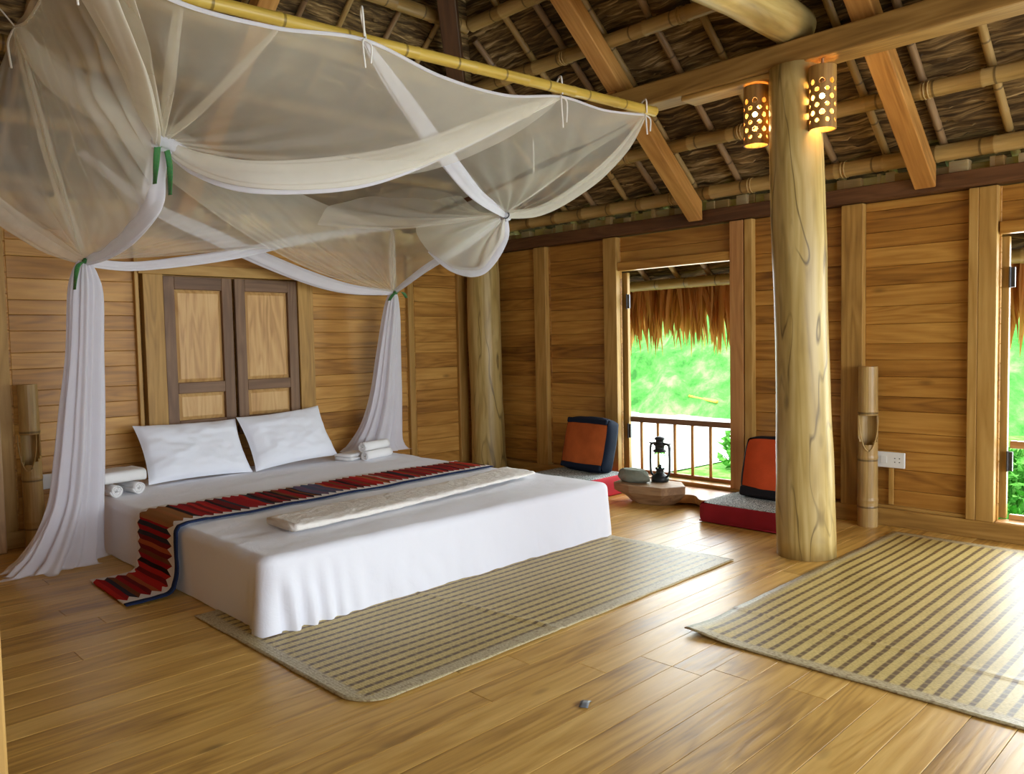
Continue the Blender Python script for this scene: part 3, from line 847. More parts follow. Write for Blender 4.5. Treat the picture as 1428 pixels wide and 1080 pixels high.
# towels
def rolled(loc, L, r, rz, lab, grp):
    mb = MB(); N = 90; turns = 3.0
    vs = []; gs = []
    prof = []
    for i in range(N + 1):
        t = i / N; th = t * turns * 2 * PI; q = r * (.18 + .82 * t)
        prof.append((q * math.cos(th), q * math.sin(th)))
    zmin = min(p[1] for p in prof)
    nl = 10
    def P(u, v):
        i = int(round(u * N)); x = -L / 2 + L * v; a, b = prof[i]
        return (x + .004 * math.sin(i * .5), a, b - zmin)
    mb.grid(N, nl, P)
    o = mb.build('rolled_towel', M['towel'], smooth=True, solid=.008, loc=loc); o.rotation_euler = (0, 0, rz)
    return tag(o, lab, 'towel', grp)
def folded(loc, L, W, H, rz, lab, grp, name='folded_towel', mat='towel', layers=3):
    mb = MB()
    for k in range(layers):
        h = H / layers; z0 = k * h
        def P(u, v):
            th = u * 2 * PI; c, s_ = math.cos(th), math.sin(th)
            e = .28; yy = math.copysign(abs(c) ** e, c) * W / 2 * (1 - .02 * k); zz = z0 + h / 2 + math.copysign(abs(s_) ** .7, s_) * h * .52
            xx = (-L / 2 + L * v) * (1 + .01 * math.sin(k * 3))
            return (xx, yy, zz + .004 * noise.noise(Vector((xx * 12, yy * 12, k))))
        mb.grid(40, 14, P, closeu=True)
        for end in (0, 14):
            b = len(mb.v) - 40 * 15 + end * 40; f = tuple(b + i for i in range(40)); mb.f.append(f if end else tuple(reversed(f))); mb.m.append(0)
    o = mb.build(name, M[mat], smooth=True, loc=loc); o.rotation_euler = (0, 0, rz)
    return tag(o, lab, 'towel', grp)
g = 'towels on the left head corner of the bed'
rolled((-4.19, -.60, .392), .30, .042, math.radians(95), 'rolled white towel under the folded one, end curl beside the hanging drape', g)
rolled((-4.04, -.57, .392), .30, .042, math.radians(99), 'rolled white towel under the folded one, on the pillow side', g)
folded((-4.115, -.565, .474), .30, .27, .082, math.radians(6), 'folded white towel on top of the left towel stack', g, layers=1)
g = 'towels on the right head corner of the bed'
rolled((-1.93, -.62, .392), .34, .040, math.radians(14), 'lower rolled white towel in the stack at the right of the bed', g)
rolled((-1.95, -.61, .470), .33, .042, math.radians(14), 'upper rolled white towel in the stack at the right of the bed', g)
folded((-2.12, -.50, .390), .26, .18, .06, math.radians(20), 'flat folded white towel behind the right-hand rolled towels', g, layers=2)

# quilt folded into a long flat roll near the foot of the bed
mb = MB()
def P(u, v):
    th = u * 2 * PI; c, s_ = math.cos(th), math.sin(th)
    x = -1.06 + 2.12 * v; W2 = .165 + .02 * math.sin(v * 7); cy = .27 * v - .08 + .015 * math.sin(v * 5) - .06 * math.sin(v * PI)
    yy = cy + math.copysign(abs(c) ** .45, c) * W2
    zz = .024 + math.copysign(abs(s_) ** .6, s_) * .024 * (1 - .35 * v)
    zz += .006 * noise.noise(Vector((x * 7, yy * 16, s_))) + .004 * noise.noise(Vector((x * 18, yy * 25, s_)))
    return (x, yy, max(zz, .0))
mb.grid(44, 120, P, closeu=True)
for end in (0, 120):
    b = end * 44; f = tuple(b + i for i in range(44)); mb.f.append(f if end else tuple(reversed(f))); mb.m.append(0)
tag(mb.build('folded_quilt', M['duvet'], smooth=True, loc=(-2.84, -2.44, .396)), 'thin cream quilt folded into a long strip across the foot of the bed', 'quilt')

# kilim runner: lies on the floor, climbs the left side, crosses the bed
path = [(-4.545, .008), (-4.42, .010), (-4.33, .016), (-4.285, .04), (-4.272, .10), (-4.268, .2), (-4.268, .30), (-4.264, .362), (-4.245, .394), (-4.19, .406)]
x = -4.1
while x < -1.60: path.append((x, .408)); x += .06
cum = [0]
for i in range(1, len(path)): cum.append(cum[-1] + math.hypot(path[i][0] - path[i - 1][0], path[i][1] - path[i - 1][1]))
Ltot = cum[-1]
def at(sv):
    for i in range(1, len(path)):
        if cum[i] >= sv - 1e-9:
            t = (sv - cum[i - 1]) / (cum[i] - cum[i - 1]); return path[i - 1][0] + (path[i][0] - path[i - 1][0]) * t, path[i - 1][1] + (path[i][1] - path[i - 1][1]) * t
    return path[-1]
mb = MB()
def P(u, v):
    s_ = v * Ltot; x, z = at(s_)
    skew = max(0, (.35 - s_) / .35)
    yb = -1.40 + .04 * (x + 4.2) / 2.6 + .06 * skew; yf = -2.03 + .19 * max(0, x + 4.27) / 2.6 
    y = yb + (yf - yb) * u
    x -= skew * .02 * u
    if s_ > .8: z = .400 + top_z(x + 2.92, y + 1.53) - BZ + .001 * noise.noise(Vector((x * 9, y * 9, 0)))
    elif s_ < .25: z += .004 * (1 + noise.noise(Vector((x * 14, y * 8, 0))))
    else: x += .006 * noise.noise(Vector((z * 9, y * 7, 0))) - .012
    return (x, y, z)
mb.grid(24, 190, P, lambda u, v: (v * Ltot, u, 0))
tag(mb.build('kilim_runner', M['kilim'], smooth=True, solid=.007), 'red and black striped woven runner laid across the bed and trailing on the floor', 'bed runner')

# ================================================================== MATS
def mat_obj(x0, x1, y0, y1, rc, lab, crease, curl=None):
    """stripes run along x; y0 < y1. rc corner radius"""
    mb = MB(); nx, ny = 130, 90; X, Y = x1 - x0, y1 - y0
    def F(u, v):
        x = u * X; y = v * Y
        # pull the corners in to a radius
        dx = min(x, X - x); dy = min(y, Y - y)
        if dx < rc and dy < rc and x < X / 2 and y < Y / 2:
            ax = rc - dx; ay = rc - dy; m_ = max(ax, ay); l_ = math.hypot(ax, ay)
            if l_ > 0:
                k = m_ / l_; ax2, ay2 = ax * k, ay * k
                x = (rc - ax2) if x < X / 2 else X - (rc - ax2); y = (rc - ay2) if y < Y / 2 else Y - (rc - ay2)
        wv = .006 * noise.noise(Vector((x * 2.2, y * 2.2, x0)))
        z = .006 + .003 * noise.noise(Vector((x * 1.7, y * 2.3, 4)))
        for (cx, sl) in crease:
            d = abs(x - cx - sl * (y - Y / 2)); z += .006 * math.exp(-(d / .012) ** 2)
        if curl:
            d = math.hypot(x, y - Y); z += .022 * math.exp(-(d / .16) ** 2)
        return x, y, z, wv
    def P(u, v):
        x, y, z, wv = F(u, v); e = 1 if min(v, 1 - v) < .02 else 0
        return (x0 + x + (.006 * noise.noise(Vector((y * 5, 0, 2))) if u in (0, 1) else 0), y0 + y + (.008 * noise.noise(Vector((x * 5, 0, 7))) if v in (0, 1) else 0), z)
    def G(u, v):
        x, y, z, wv = F(u, v); d = min(x, X - x, y, Y - y)
        bw = .07
        return (x, y, 1.0 if d < bw else 0.0)
    mb.grid(nx, ny, P, G)
    return tag(mb.build('rush_mat', M['rush'], smooth=True, solid=.005), lab, 'mat', 'woven rush mats')
mat_obj(-4.37, -1.60, -3.99, -2.45, .16, 'striped rush mat partly under the foot of the bed', [(1.05, -.12)])
mat_obj(-2.86, -.22, -7.6, -4.45, .03, 'large striped rush mat on the right of the floor in the window light', [(.42, .03)], curl=True)

# ================================================================== CUSHIONS AND LOW TABLE
def soft_box(name, mats, sx, sy, sz, loc, rot, parent=None, puff=.02, seam=True, fmat=None, n=14):
    """box of cushions with six puffed faces; fmat maps face key -> material index"""
    mb = MB(); h = (sx / 2, sy / 2, sz / 2)
    for ax in range(3):
        for sg in (-1, 1):
            o1, o2 = [(1, 2), (2, 0), (0, 1)][ax]
            def P(u, v):
                a = u * 2 - 1; b = v * 2 - 1; p = [0, 0, 0]
                e = (1 - a ** 6) * (1 - b ** 6)
                p[o1] = a * h[o1]; p[o2] = b * h[o2]; p[ax] = sg * (h[ax] + puff * e * (1 - .3 * (a * a + b * b)) - .0 )
                rr_ = .93 + .07 * (1 - (abs(a * b)) ** 4)
                p = [c * (rr_ if k != ax else 1) for k, c in enumerate(p)]
                q = Vector(p); d = .006 * noise.noise(q * 9 + Vector((loc[0], 0, 0))); p[ax] += sg * d * e
                return p
            mb.grid(n, n, P, lambda u, v: (u, v, 0), mi=(fmat or {}).get((ax, sg), 0))
            if sg < 0: mb.f[-n * n:] = [tuple(reversed(f)) for f in mb.f[-n * n:]]
    # weld
    o = mb.build(name, mats, parent, smooth=True, loc=loc); o.rotation_euler = rot
    m = o.modifiers.new('weld', 'WELD'); m.merge_threshold = .0015
    return o
def piping(parent, sx, sy, sz, mat, zs, name='piping'):
    m = MB()
    for z in zs:
        pts = []
        for (a, b) in ((-1, -1), (1, -1), (1, 1), (-1, 1), (-1, -1)):
            pts.append((a * sx / 2, b * sy / 2, z))
        m.tube(pts, .006, 6)
    return m.build(name, M[mat], parent, smooth=True)
# right seat cushion
c = empty('floor_cushion', (-.50, -3.60, 0), 'flat crimson floor cushion with a grey woven top, left of the round column', 'cushion')
soft_box('cushion_body', [M['red'], M['tweed']], .60, .72, .145, (0, 0, .078), (0, 0, 0), c, .008, fmat={(2, 1): 1})
piping(c, .60, .72, .145, 'red', (.012,))
o = soft_box('back_cushion', [M['redor'], M['black']], .11, .46, .44, (-.34, -3.62, .385), (0, math.radians(15), 0), None, .03, fmat={(0, 1): 1, (1, 1): 1, (1, -1): 1, (2, 1): 1, (2, -1): 1})
tag(o, 'red-orange cushion with black edges leaning on the wall behind the round column', 'cushion')
m = MB(); m.box((-.075, -.24, -.235), (.06, .24, -.155), 1); m.build('black_band', M['black'], o, bevel=.02, seg=3)
# left seat cushion (behind the bed)
c = empty('floor_cushion', (-.52, -1.76, 0), 'flat red floor cushion with a pale woven top, half hidden behind the bed', 'cushion')
soft_box('cushion_body', [M['pink'], M['tweed']], .62, .70, .175, (0, 0, .094), (0, 0, 0), c, .008, fmat={(2, 1): 1})
o = soft_box('back_cushion', [M['orange'], M['navy']], .15, .52, .46, (-.33, -1.76, .43), (0, math.radians(14), math.radians(-4)), None, .03, fmat={(0, 1): 1, (1, 1): 1, (1, -1): 1, (2, 1): 1, (2, -1): 1})
tag(o, 'navy cushion with a burnt orange front leaning on the wall left of the middle window', 'cushion')
m = MB()
m.box((-.096, -.255, -.235), (-.06, .255, -.185), 1); m.build('navy_border', M['navy'], o, bevel=.014, seg=3)
m = MB(); m.box((-.096, -.255, .185), (-.06, .255, .235), 1); m.build('navy_border', M['navy'], o, bevel=.014, seg=3)

# low table: faceted wooden block
blk = MB()
top = [(-.17, .30), (-.02, .335), (.16, .20), (.19, -.16), (.02, -.31), (-.17, -.20), (-.22, .10)]
bot = [(-.07, .17), (.02, .20), (.10, .12), (.11, -.10), (.02, -.20), (-.09, -.13), (-.13, .05)]
mid = [((a[0] * .93 + b[0] * .07) * 1.02, (a[1] * .93 + b[1] * .07) * 1.02) for a, b in zip(top, bot)]
vs = [(x, y, 0) for x, y in bot] + [(x * 1.35, y * 1.3, .05) for x, y in bot] + [(x, y, .105) for x, y in mid] + [(x, y, .17) for x, y in top]
n = 7; fs = [tuple(range(n - 1, -1, -1)), tuple(3 * n + i for i in range(n))]
for k in range(3):
    for i in range(n): fs.append((k * n + i, k * n + (i + 1) % n, (k + 1) * n + (i + 1) % n, (k + 1) * n + i))
blk.add(vs, fs, [(v[1], v[0], v[2]) for v in vs], .35)
tag(blk.build('wooden_block_table', M['block'], bevel=.008, loc=(-.43, -2.55, 0)), 'rough faceted wooden block used as a low table below the middle window', 'low table')
# live edge slab under the window
sl = MB(); n = 24
front = [(-.20 - .05 * math.sin(i * .55) - .10 * math.exp(-((i - 5) / 5) ** 2), -.36 + .72 * i / n) for i in range(n + 1)]
vs = []
for (x, y) in front: vs += [(x, y, .10), (x + .035, y, .02), (.13, y, .10), (.13, y, .02)]
fs = [(0, 1, 3, 2)]
for i in range(n):
    b = i * 4; fs += [(b, b + 2, b + 6, b + 4), (b + 1, b + 5, b + 7, b + 3), (b, b + 4, b + 5, b + 1), (b + 2, b + 3, b + 7, b + 6)]
fs.append((n * 4, n * 4 + 2, n * 4 + 3, n * 4 + 1))
sl.add(vs, fs, [(v[1], v[0], v[2]) for v in vs])
sl.box((-.12, -.28, 0), (.08, -.2, .021), 0); sl.box((-.12, .2, 0), (.08, .28, .021), 0)
tag(sl.build('live_edge_slab', M['slab'], bevel=.004, loc=(-.175, -2.83, 0)), 'low orange-brown slab with a wavy natural edge beneath the middle window', 'slab')
# stone
m = MB()
def P(u, v):
    th = u * 2 * PI; ph = v * PI; d = Vector((math.sin(ph) * math.cos(th), math.sin(ph) * math.sin(th), math.cos(ph)))
    k = 1 + .22 * noise.noise(d * 1.4 + Vector((4, 1, 0))) + .06 * noise.noise(d * 4)
    p = Vector((d.x * .085 * k, d.y * .155 * k, d.z * .075 * k)); p.z = max(p.z, -.055); p.z = min(p.z, .055 + .02 * (p.y + .1)); return p
m.grid(32, 20, P, closeu=True)
tag(m.build('stone', M['stone'], smooth=True, loc=(-.49, -2.39, .225)), 'rounded grey-green stone lying on the wooden block beside the lantern', 'stone')

# hurricane lantern
lan = empty('hurricane_lantern', (-.33, -2.55, .17), 'black hurricane lantern with a clear glass on the wooden block', 'lantern')
m = MB(); m.lathe([(.0, 0), (.062, 0), (.066, .008), (.066, .03), (.056, .042), (.045, .05), (.03, .062), (.028, .085), (.036, .092), (.036, .10), (0.0, .10)], n=28); m.build('fuel_tank', M['iron'], lan, smooth=True)
m = MB(); m.lathe([(.030, .10), (.047, .125), (.052, .155), (.047, .19), (.034, .225)], n=28); m.build('glass_chimney', M['glass'], lan, smooth=True, solid=.0015)
m = MB(); m.lathe([(0, .100), (.014, .102), (.012, .122), (.005, .128), (0, .128)], n=16); m.build('burner', M['iron'], lan, smooth=True)
m = MB(); m.lathe([(.0, .222), (.048, .222), (.050, .232), (.036, .240), (.036, .268), (.046, .272), (.046, .280), (.030, .286), (.030, .312), (.040, .316), (.034, .33), (.012, .338), (0, .338)], n=28); m.build('cap', M['iron'], lan, smooth=True)
for s_ in (-1, 1):
    m = MB(); m.tube([(0, s_ * .030, .285), (0, s_ * .062, .283), (0, s_ * .080, .272), (0, s_ * .084, .25), (0, s_ * .086, .16), (0, s_ * .084, .08), (0, s_ * .078, .055), (0, s_ * .055, .035)], .0085, 10)
    m.build('side_tube', M['iron'], lan, smooth=True)
m = MB(); m.tube([(0, -.095, .286), (0, -.070, .283)], .005, 6); m.tube([(0, .095, .286), (0, .070, .283)], .005, 6)
m.tube([(.0 + .055 * math.sin(a), .088 * math.cos(a), .284 - .10 * math.sin(a)) for a in [PI * i / 16 for i in range(17)]], .002, 6)
m.build('wire_handle', M['iron'], lan, smooth=True)

lan.scale = (1.16, 1.16, 1.16)
# ================================================================== BAMBOO TUBES, SOCKETS, LAMPS
def bamboo_tube(loc, H, r, lab, face):
    """upright bamboo with a scoop cut out; face = direction angle the cut looks at"""
    root = empty('bamboo_tube', loc, lab, 'bamboo tube', 'upright bamboo tubes standing against the walls')
    m = MB(); N = 24; zs = [0, .25, .50, .56, .62, .66, .70, .76, .80, .805, H * .82, H]
    # open half between z .56 and .80
    nz = 60; idx = {}
    vs = []; gs = []
    for j in range(nz + 1):
        z = H * j / nz; rr_ = r * (1 - .06 * z / H) * (1.05 if min(abs(z - .50), abs(z - .84), abs(z - .2)) < H / nz * .6 else 1)
        for k in range(N):
            th = face + 2 * PI * k / N; vs.append((rr_ * math.cos(th), rr_ * math.sin(th), z)); gs.append((z, rr_ * math.cos(th), rr_ * math.sin(th)))
    fs = []
    for j in range(nz):
        z = H * (j + .5) / nz
        for k in range(N):
            a = min(k, N - 1 - k + 0) ; half = 0
            if .60 < z < .82: half = 6.0 if z > .68 else 6.0 * ((z - .60) / .08) ** .6
            ang = abs(((k + .5) + N / 2) % N - N / 2)
            if ang < half: continue
            k2 = (k + 1) % N; fs.append((j * N + k, j * N + k2, (j + 1) * N + k2, (j + 1) * N + k))
    fs.append(tuple(nz * N + k for k in range(N)))
    m.add(vs, fs, gs, .6)
    m.build('tube', M['bamboo_b'], root, smooth=False, solid=.008)
    m = MB(); c1, s1 = math.cos(face), math.sin(face)
    pts = []
    for i in range(17):
        a = -PI / 2 + PI * i / 16
        lx = -s1 * math.sin(a) * r * .95; ly = c1 * math.sin(a) * r * .95
        pts.append((lx + c1 * r * 1.06, ly + s1 * r * 1.06, .82 - .26 * math.cos(a)))
    m.tube(pts, .0045, 6); m.build('cane_loop', M['bamboo'], root, smooth=True)
    m = MB(); m.tube([(0, 0, .50), (0, 0, .515)], r * .9, 20); m.build('inner_node', M['lath'], root)
    return root
bamboo_tube((-.125, -4.235, 0), 1.17, .066, 'upright bamboo tube with a cut-out against the window wall, right of the round column', math.radians(205))
bamboo_tube((-4.54, -.13, 0), 1.17, .062, 'upright bamboo tube with a cut-out in the corner left of the hanging net', math.radians(240))

def socket(loc, axis, w_, h_, lab):
    o = empty('wall_socket', loc, lab, 'socket')
    rot = 0 if axis == 'x' else -PI / 2
    m = MB(); m.box((-.018, -w_ / 2, -h_ / 2), (0, w_ / 2, h_ / 2), 1); pl_ = m.build('plate', M['plastic'], o, bevel=.005)
    cy = -w_ * .24
    for a in (-.016, .016):
        for b in (-.014, .014):
            m = MB(); m.box((-.0195, cy + a - .004, b - .003), (-.0175, cy + a + .004, b + .003), 1); m.build('socket_hole', M['hole'], pl_)
    m = MB(); m.box((-.021, w_ * .12, -h_ * .22), (-.018, w_ * .34, h_ * .22), 1); m.build('switch', M['plastic'], o, bevel=.002)
    if axis == 'y': o.rotation_euler = (0, 0, PI / 2)
    return o
so = socket((-.001, -4.355, .485), 'x', .20, .115, 'white wall socket on the window wall right of the bamboo tube')
m = MB(); m.box((-.014, -.02, -.33), (0, .012, -.058), 2); m.build('cable_cover', M['stud'], so, bevel=.002)
socket((-4.41, -.001, .45), 'y', .18, .11, 'white wall socket on the bed wall left of the hanging net')

def lamp(loc, lab):
    root = empty('perforated_lamp', loc, lab, 'lamp', 'pierced bamboo lamps on the round column')
    H, r, N, nz = .37, .075, 108, 120
    vs = []; gs = []; fs = []
    for j in range(nz + 1):
        z = H * j / nz
        for k in range(N):
            th = 2 * PI * k / N; vs.append((r * math.cos(th), r * math.sin(th), z)); gs.append((z, r * math.cos(th), r * math.sin(th)))
    holes = []
    rows = [.045, .09, .135, .18, .225, .27]
    for a, z in enumerate(rows):
        n = 8
        for k in range(n): holes.append(((k + .5 * (a % 2)) / n, z, .0165 if a % 2 else .0135))
    for j in range(nz):
        z = H * (j + .5) / nz
        for k in range(N):
            u = (k + .5) / N; cut = False
            for (hu, hz, hr) in holes:
                du = abs(u - hu); du = min(du, 1 - du) * 2 * PI * r
                if du * du + (z - hz) ** 2 < hr * hr: cut = True; break
            if cut: continue
            k2 = (k + 1) % N; fs.append((j * N + k, j * N + k2, (j + 1) * N + k2, (j + 1) * N + k))
    m = MB(); m.add(vs, fs, gs, .4); m.build('lamp_shade', M['shade'], root, smooth=True, solid=.008)
    m = MB(); m.lathe([(0, .155), (.018, .16), (.030, .18), (.032, .20), (.024, .225), (.013, .25), (.013, .27)], n=20); m.build('bulb', M['bulb'], root, smooth=True)
    m = MB(); m.lathe([(.0, .268), (.020, .268), (.020, .31), (0, .31)], n=16); m.tube([(0, 0, .30), (0, 0, .40)], .004, 6); m.build('bulb_holder', M['hole'], root, smooth=True)
    m = MB(); m.box((-.03, -.02, .33), (.03, .02, .345), 0); m.tube([(0, 0, .34), (.0, 0, .44)], .008, 8); m.build('hanger', M['lath'], root)
    l = bpy.data.lights.new('bulb_light', 'POINT'); l.energy = 4.5; l.color = (1, .62, .25); l.shadow_soft_size = .03
    lo = bpy.data.objects.new('bulb_light', l); COL.objects.link(lo); lo.parent = root; lo.location = (0, 0, .10)
    return root
lamp((-1.22, -3.945, 2.64), 'pierced bamboo lamp glowing on the left side of the round column')
lamp((-1.27, -4.405, 2.64), 'pierced bamboo lamp glowing on the right side of the round column')

# scrap of tape on the floor
m = MB(); m.grid(8, 3, lambda u, v: (-.045 + .09 * u, -.018 + .036 * v, .003 + .006 * math.sin(u * 5)), None)
o = m.build('tape_scrap', M['tape'], smooth=True, solid=.001, loc=(-3.74, -4.58, .001)); o.rotation_euler = (0, 0, .5)
tag(o, 'small grey scrap of tape lying on the bare floor planks', 'scrap')
# ================================================================== MOSQUITO NET
net = empty('mosquito_net', (-2.9, -1.6, 3.0), 'large white mosquito net tied up over the bed, its flaps gathered at four points', 'mosquito net')
NO = Vector((-2.9, -1.6, 3.0))
V = Vector
def cat(pts, t):
    """smooth curve through points, t in 0..1"""
    n = len(pts) - 1; t = min(max(t, 0), 1) * n; i = min(int(t), n - 1); f = t - i
    p0, p1, p2, p3 = pts[max(i - 1, 0)], pts[i], pts[i + 1], pts[min(i + 2, n)]
    return 0.5 * ((2 * p1) + (p2 - p0) * f + (2 * p0 - 5 * p1 + 4 * p2 - p3) * f * f + (3 * p1 - p0 - 3 * p2 + p3) * f ** 3)
T0, T1, T3, T2 = V((-5.0, -3.05, 3.06)), V((-3.63, -3.07, 2.96)), V((-2.18, -3.12, 2.95)), V((-1.42, -3.22, 2.955))
TOPF = [T0, V((-4.62, -3.05, 2.90)), V((-4.13, -3.05, 2.90)), T1, V((-3.12, -3.06, 2.89)), V((-2.64, -3.09, 2.875)), T3, V((-1.8, -3.16, 2.93)), T2]
HLt, HRt = V((-4.75, -1.2, 3.28)), V((-1.55, -.42, 2.48))
HL, HR = V((-4.36, -.9, 1.98)), V((-1.55, -.42, 1.89))
FL, FR = V((-4.26, -2.0, 2.56)), V((-1.6, -2.0, 2.41))
def nset(mb, name, mat, parent=net):
    return mb.build(name, M[mat], parent, smooth=True, loc=-NO if parent is net else None)
def wob(p, a, k=2.2): return V((noise.noise(p * k), noise.noise(p * k + V((7, 0, 0))), noise.noise(p * k + V((0, 9, 0))))) * a
def curtain(name, top, a, b, G, sag0, sag1, folds, mat, spread=.05, bulge=V((0, 0, 0)), amp=.016, seed=0, nu=110, nv=46):
    mb = MB(); side = (top(b) - top(a)); side.normalize()
    def P(u, v):
        t = a + (b - a) * u; A = top(t); g = G + side * (u - .5) * spread
        s_ = sag0 * (1 - u) ** 1.6 + sag1 * u ** 1.6
        vv = v ** 1.12
        p = A.lerp(g, vv); p = p + V((0, 0, -s_ * 4 * v * (1 - v))) + bulge * (4 * v * (1 - v)) * (4 * u * (1 - u))
        f = amp * math.sin(2 * PI * folds * u + 2.5 * noise.noise(V((u * 5, v * 1.5, seed)))) * (.25 + .9 * v) * (1 - v ** 6) 
        p = p + V((0, 1, .35)) * f + wob(V((u * 2, v * 1.4, seed)), .03 * (4 * v * (1 - v)), 2.5)
        return p
    mb.grid(nu, nv, P, lambda u, v: (u * 3, v * 2, seed))
    return nset(mb, name, mat)
def coons(name, top, bot, mat, sag=.0, bulge=V((0, 0, 0)), folds=0, amp=.01, seed=0, nu=90, nv=40):
    mb = MB()
    def P(u, v):
        p = top(u).lerp(bot(u), v) + V((0, 0, -sag)) * (4 * v * (1 - v)) * (4 * u * (1 - u)) + bulge * (4 * v * (1 - v)) * (4 * u * (1 - u))
        p = p + wob(V((u * 2, v * 2, seed)), .04 * 4 * v * (1 - v), 2.2)
        if folds: p = p + V((1, .5, .4)) * amp * math.sin(2 * PI * folds * u + 2 * noise.noise(V((u * 4, v, seed)))) * (.3 + v) * (1 - v ** 8)
        return p
    mb.grid(nu, nv, P, lambda u, v: (u * 3, v * 2, seed))
    return nset(mb, name, mat)
def band(name, pts, w0, w1, wm, mat, seed=0, thick=.35, ridges=5, parent=net, n=70, norm=None, taper_end=True):
    """gathered roll of netting along a curve: flattened, ridged section"""
    mb = MB(); N = 40; K = n
    cs = [cat(pts, i / K) for i in range(K + 1)]
    def P(u, v):
        i = int(round(v * K)); c = cs[i]; t = (cs[min(i + 1, K)] - cs[max(i - 1, 0)]).normalized()
        nn = norm if norm else V((-.70, -.71, 0))            # thin direction
        b = t.cross(nn).normalized(); nn2 = b.cross(t).normalized()
        w_ = (w0 * (1 - v) + w1 * v) * (1 - 4 * v * (1 - v)) + wm * 4 * v * (1 - v)
        th = 2 * PI * u
        r = 1 + .16 * math.sin(ridges * th + seed + 4 * v) + .12 * noise.noise(V((math.cos(th) * 2, math.sin(th) * 2 + seed, v * 5)))
        return c + (b * math.cos(th) + nn2 * math.sin(th) * thick) * (w_ / 2) * r
    mb.grid(N, K, P, lambda u, v: (u, v * 6, seed), closeu=True)
    return mb.build(name, M[mat], parent, smooth=True, loc=-NO if parent is net else None)
topf = lambda t: cat(TOPF, t)
canopy_back = lambda u: HLt.lerp(HRt, u) + V((0, 0, -.12 * 4 * u * (1 - u)))
coons('canopy', topf, canopy_back, 'net', sag=.10, seed=1)
iT1, iT3 = 3 / 8, 6 / 8
curtain('front_flap', topf, iT3, 0.0, FL, .36, .02, 9, 'net', seed=2, spread=-.06, amp=.014)
curtain('front_flap', topf, iT1, 1.0, FR, .05, .17, 6, 'net', seed=3, spread=.05, amp=.014, bulge=V((.05, -.1, 0)))
# gathered edges of the front flaps
band('gathered_edge', [T3, V((-2.62, -2.93, 2.74)), V((-3.05, -2.72, 2.53)), V((-3.45, -2.60, 2.40)), V((-3.90, -2.42, 2.35)), V((-4.12, -2.2, 2.42)), FL + V((.02, 0, -.02))], .02, .05, .155, 'net2', 1, thick=.25)
band('gathered_edge', [T3 + V((-.02, .02, -.01)), V((-2.64, -2.9, 2.70)), V((-3.05, -2.66, 2.485)), V((-3.45, -2.54, 2.35)), V((-3.90, -2.36, 2.305)), V((-4.12, -2.14, 2.39)), FL + V((.02, .02, -.03))], .01, .03, .10, 'net3', 4, thick=.25)
band('gathered_edge', [T1, V((-3.26, -2.87, 2.81)), V((-2.78, -2.62, 2.63)), V((-2.2, -2.31, 2.46)), FR], .02, .06, .105, 'net3', 2, thick=.4)
band('gathered_edge', [T2, V((-1.40, -3.0, 2.76)), V((-1.45, -2.7, 2.56)), V((-1.52, -2.3, 2.41)), FR], .012, .06, .08, 'net2', 3, thick=.3)
band('gathered_edge', [T0 + V((.0, .0, 0)), V((-4.86, -2.9, 2.93)), V((-4.60, -2.55, 2.76)), V((-4.40, -2.2, 2.60)), FL + V((-.03, 0, 0))], .26, .09, .16, 'net2', 5, thick=.25)
band('gathered_edge', [V((-4.55, -3.02, 2.92)), V((-4.46, -2.7, 2.80)), V((-4.36, -2.35, 2.66)), FL], .05, .04, .07, 'net2', 21, thick=.3)
band('gathered_edge', [V((-4.10, -3.04, 2.90)), V((-4.16, -2.7, 2.76)), V((-4.22, -2.3, 2.62)), FL], .02, .04, .045, 'net2', 22, thick=.3)
band('gathered_edge', [V((-4.8, -3.02, 2.95)), V((-4.62, -2.7, 2.86)), V((-4.42, -2.3, 2.68)), FL], .14, .05, .12, 'net2', 23, thick=.25)
band('top_hem', TOPF, .018, .018, .018, 'net3', 33, thick=.6, ridges=2, n=120)
band('top_hem', [T0.lerp(HLt, t) + V((0, 0, -.10 * 4 * t * (1 - t))) for t in (0, .25, .5, .75, 1)], .018, .018, .018, 'net2', 34, thick=.6, ridges=2)
# side panels
lt = lambda u: T0.lerp(HLt, u) + V((0, 0, -.10 * 4 * u * (1 - u)))
LH = [FL, V((-4.29, -1.98, 2.36)), V((-4.30, -1.93, 2.21)), V((-4.31, -1.62, 2.09)), V((-4.31, -1.2, 2.02)), HL]
coons('side_panel', lt, lambda u: cat(LH, u), 'net', folds=7, amp=.02, seed=6, bulge=V((-.05, 0, 0)))
band('gathered_edge', LH[:], .07, .05, .13, 'net3', 6, thick=.35, norm=V((-.5, -.8, .2)))
band('gathered_edge', [HLt + V((.02, 0, 0)), V((-4.66, -1.4, 3.02)), V((-4.50, -1.66, 2.78)), FL + V((0, .03, 0))], .06, .05, .13, 'net2', 7, thick=.3)
# the bulging rear left part, from the top corner to the left tie
OUT = [HLt, V((-4.86, -1.05, 2.92)), V((-4.97, -.98, 2.60)), V((-4.90, -.95, 2.34)), V((-4.62, -.9, 2.12)), HL]
SEAM = [HLt, V((-4.64, -1.1, 2.85)), V((-4.50, -.98, 2.40)), HL + V((0, 0, .04))]
coons('side_panel', lambda u: cat(OUT, u), lambda u: cat(SEAM, u), 'net', seed=8, bulge=V((0, -.12, 0)), nv=30)
band('gathered_edge', SEAM, .02, .04, .07, 'net2', 8, thick=.3)
band('gathered_edge', [V((-4.97, -.98, 2.60)), V((-4.90, -.95, 2.34)), V((-4.62, -.9, 2.12)), HL], .06, .04, .13, 'net', 12, thick=.3)
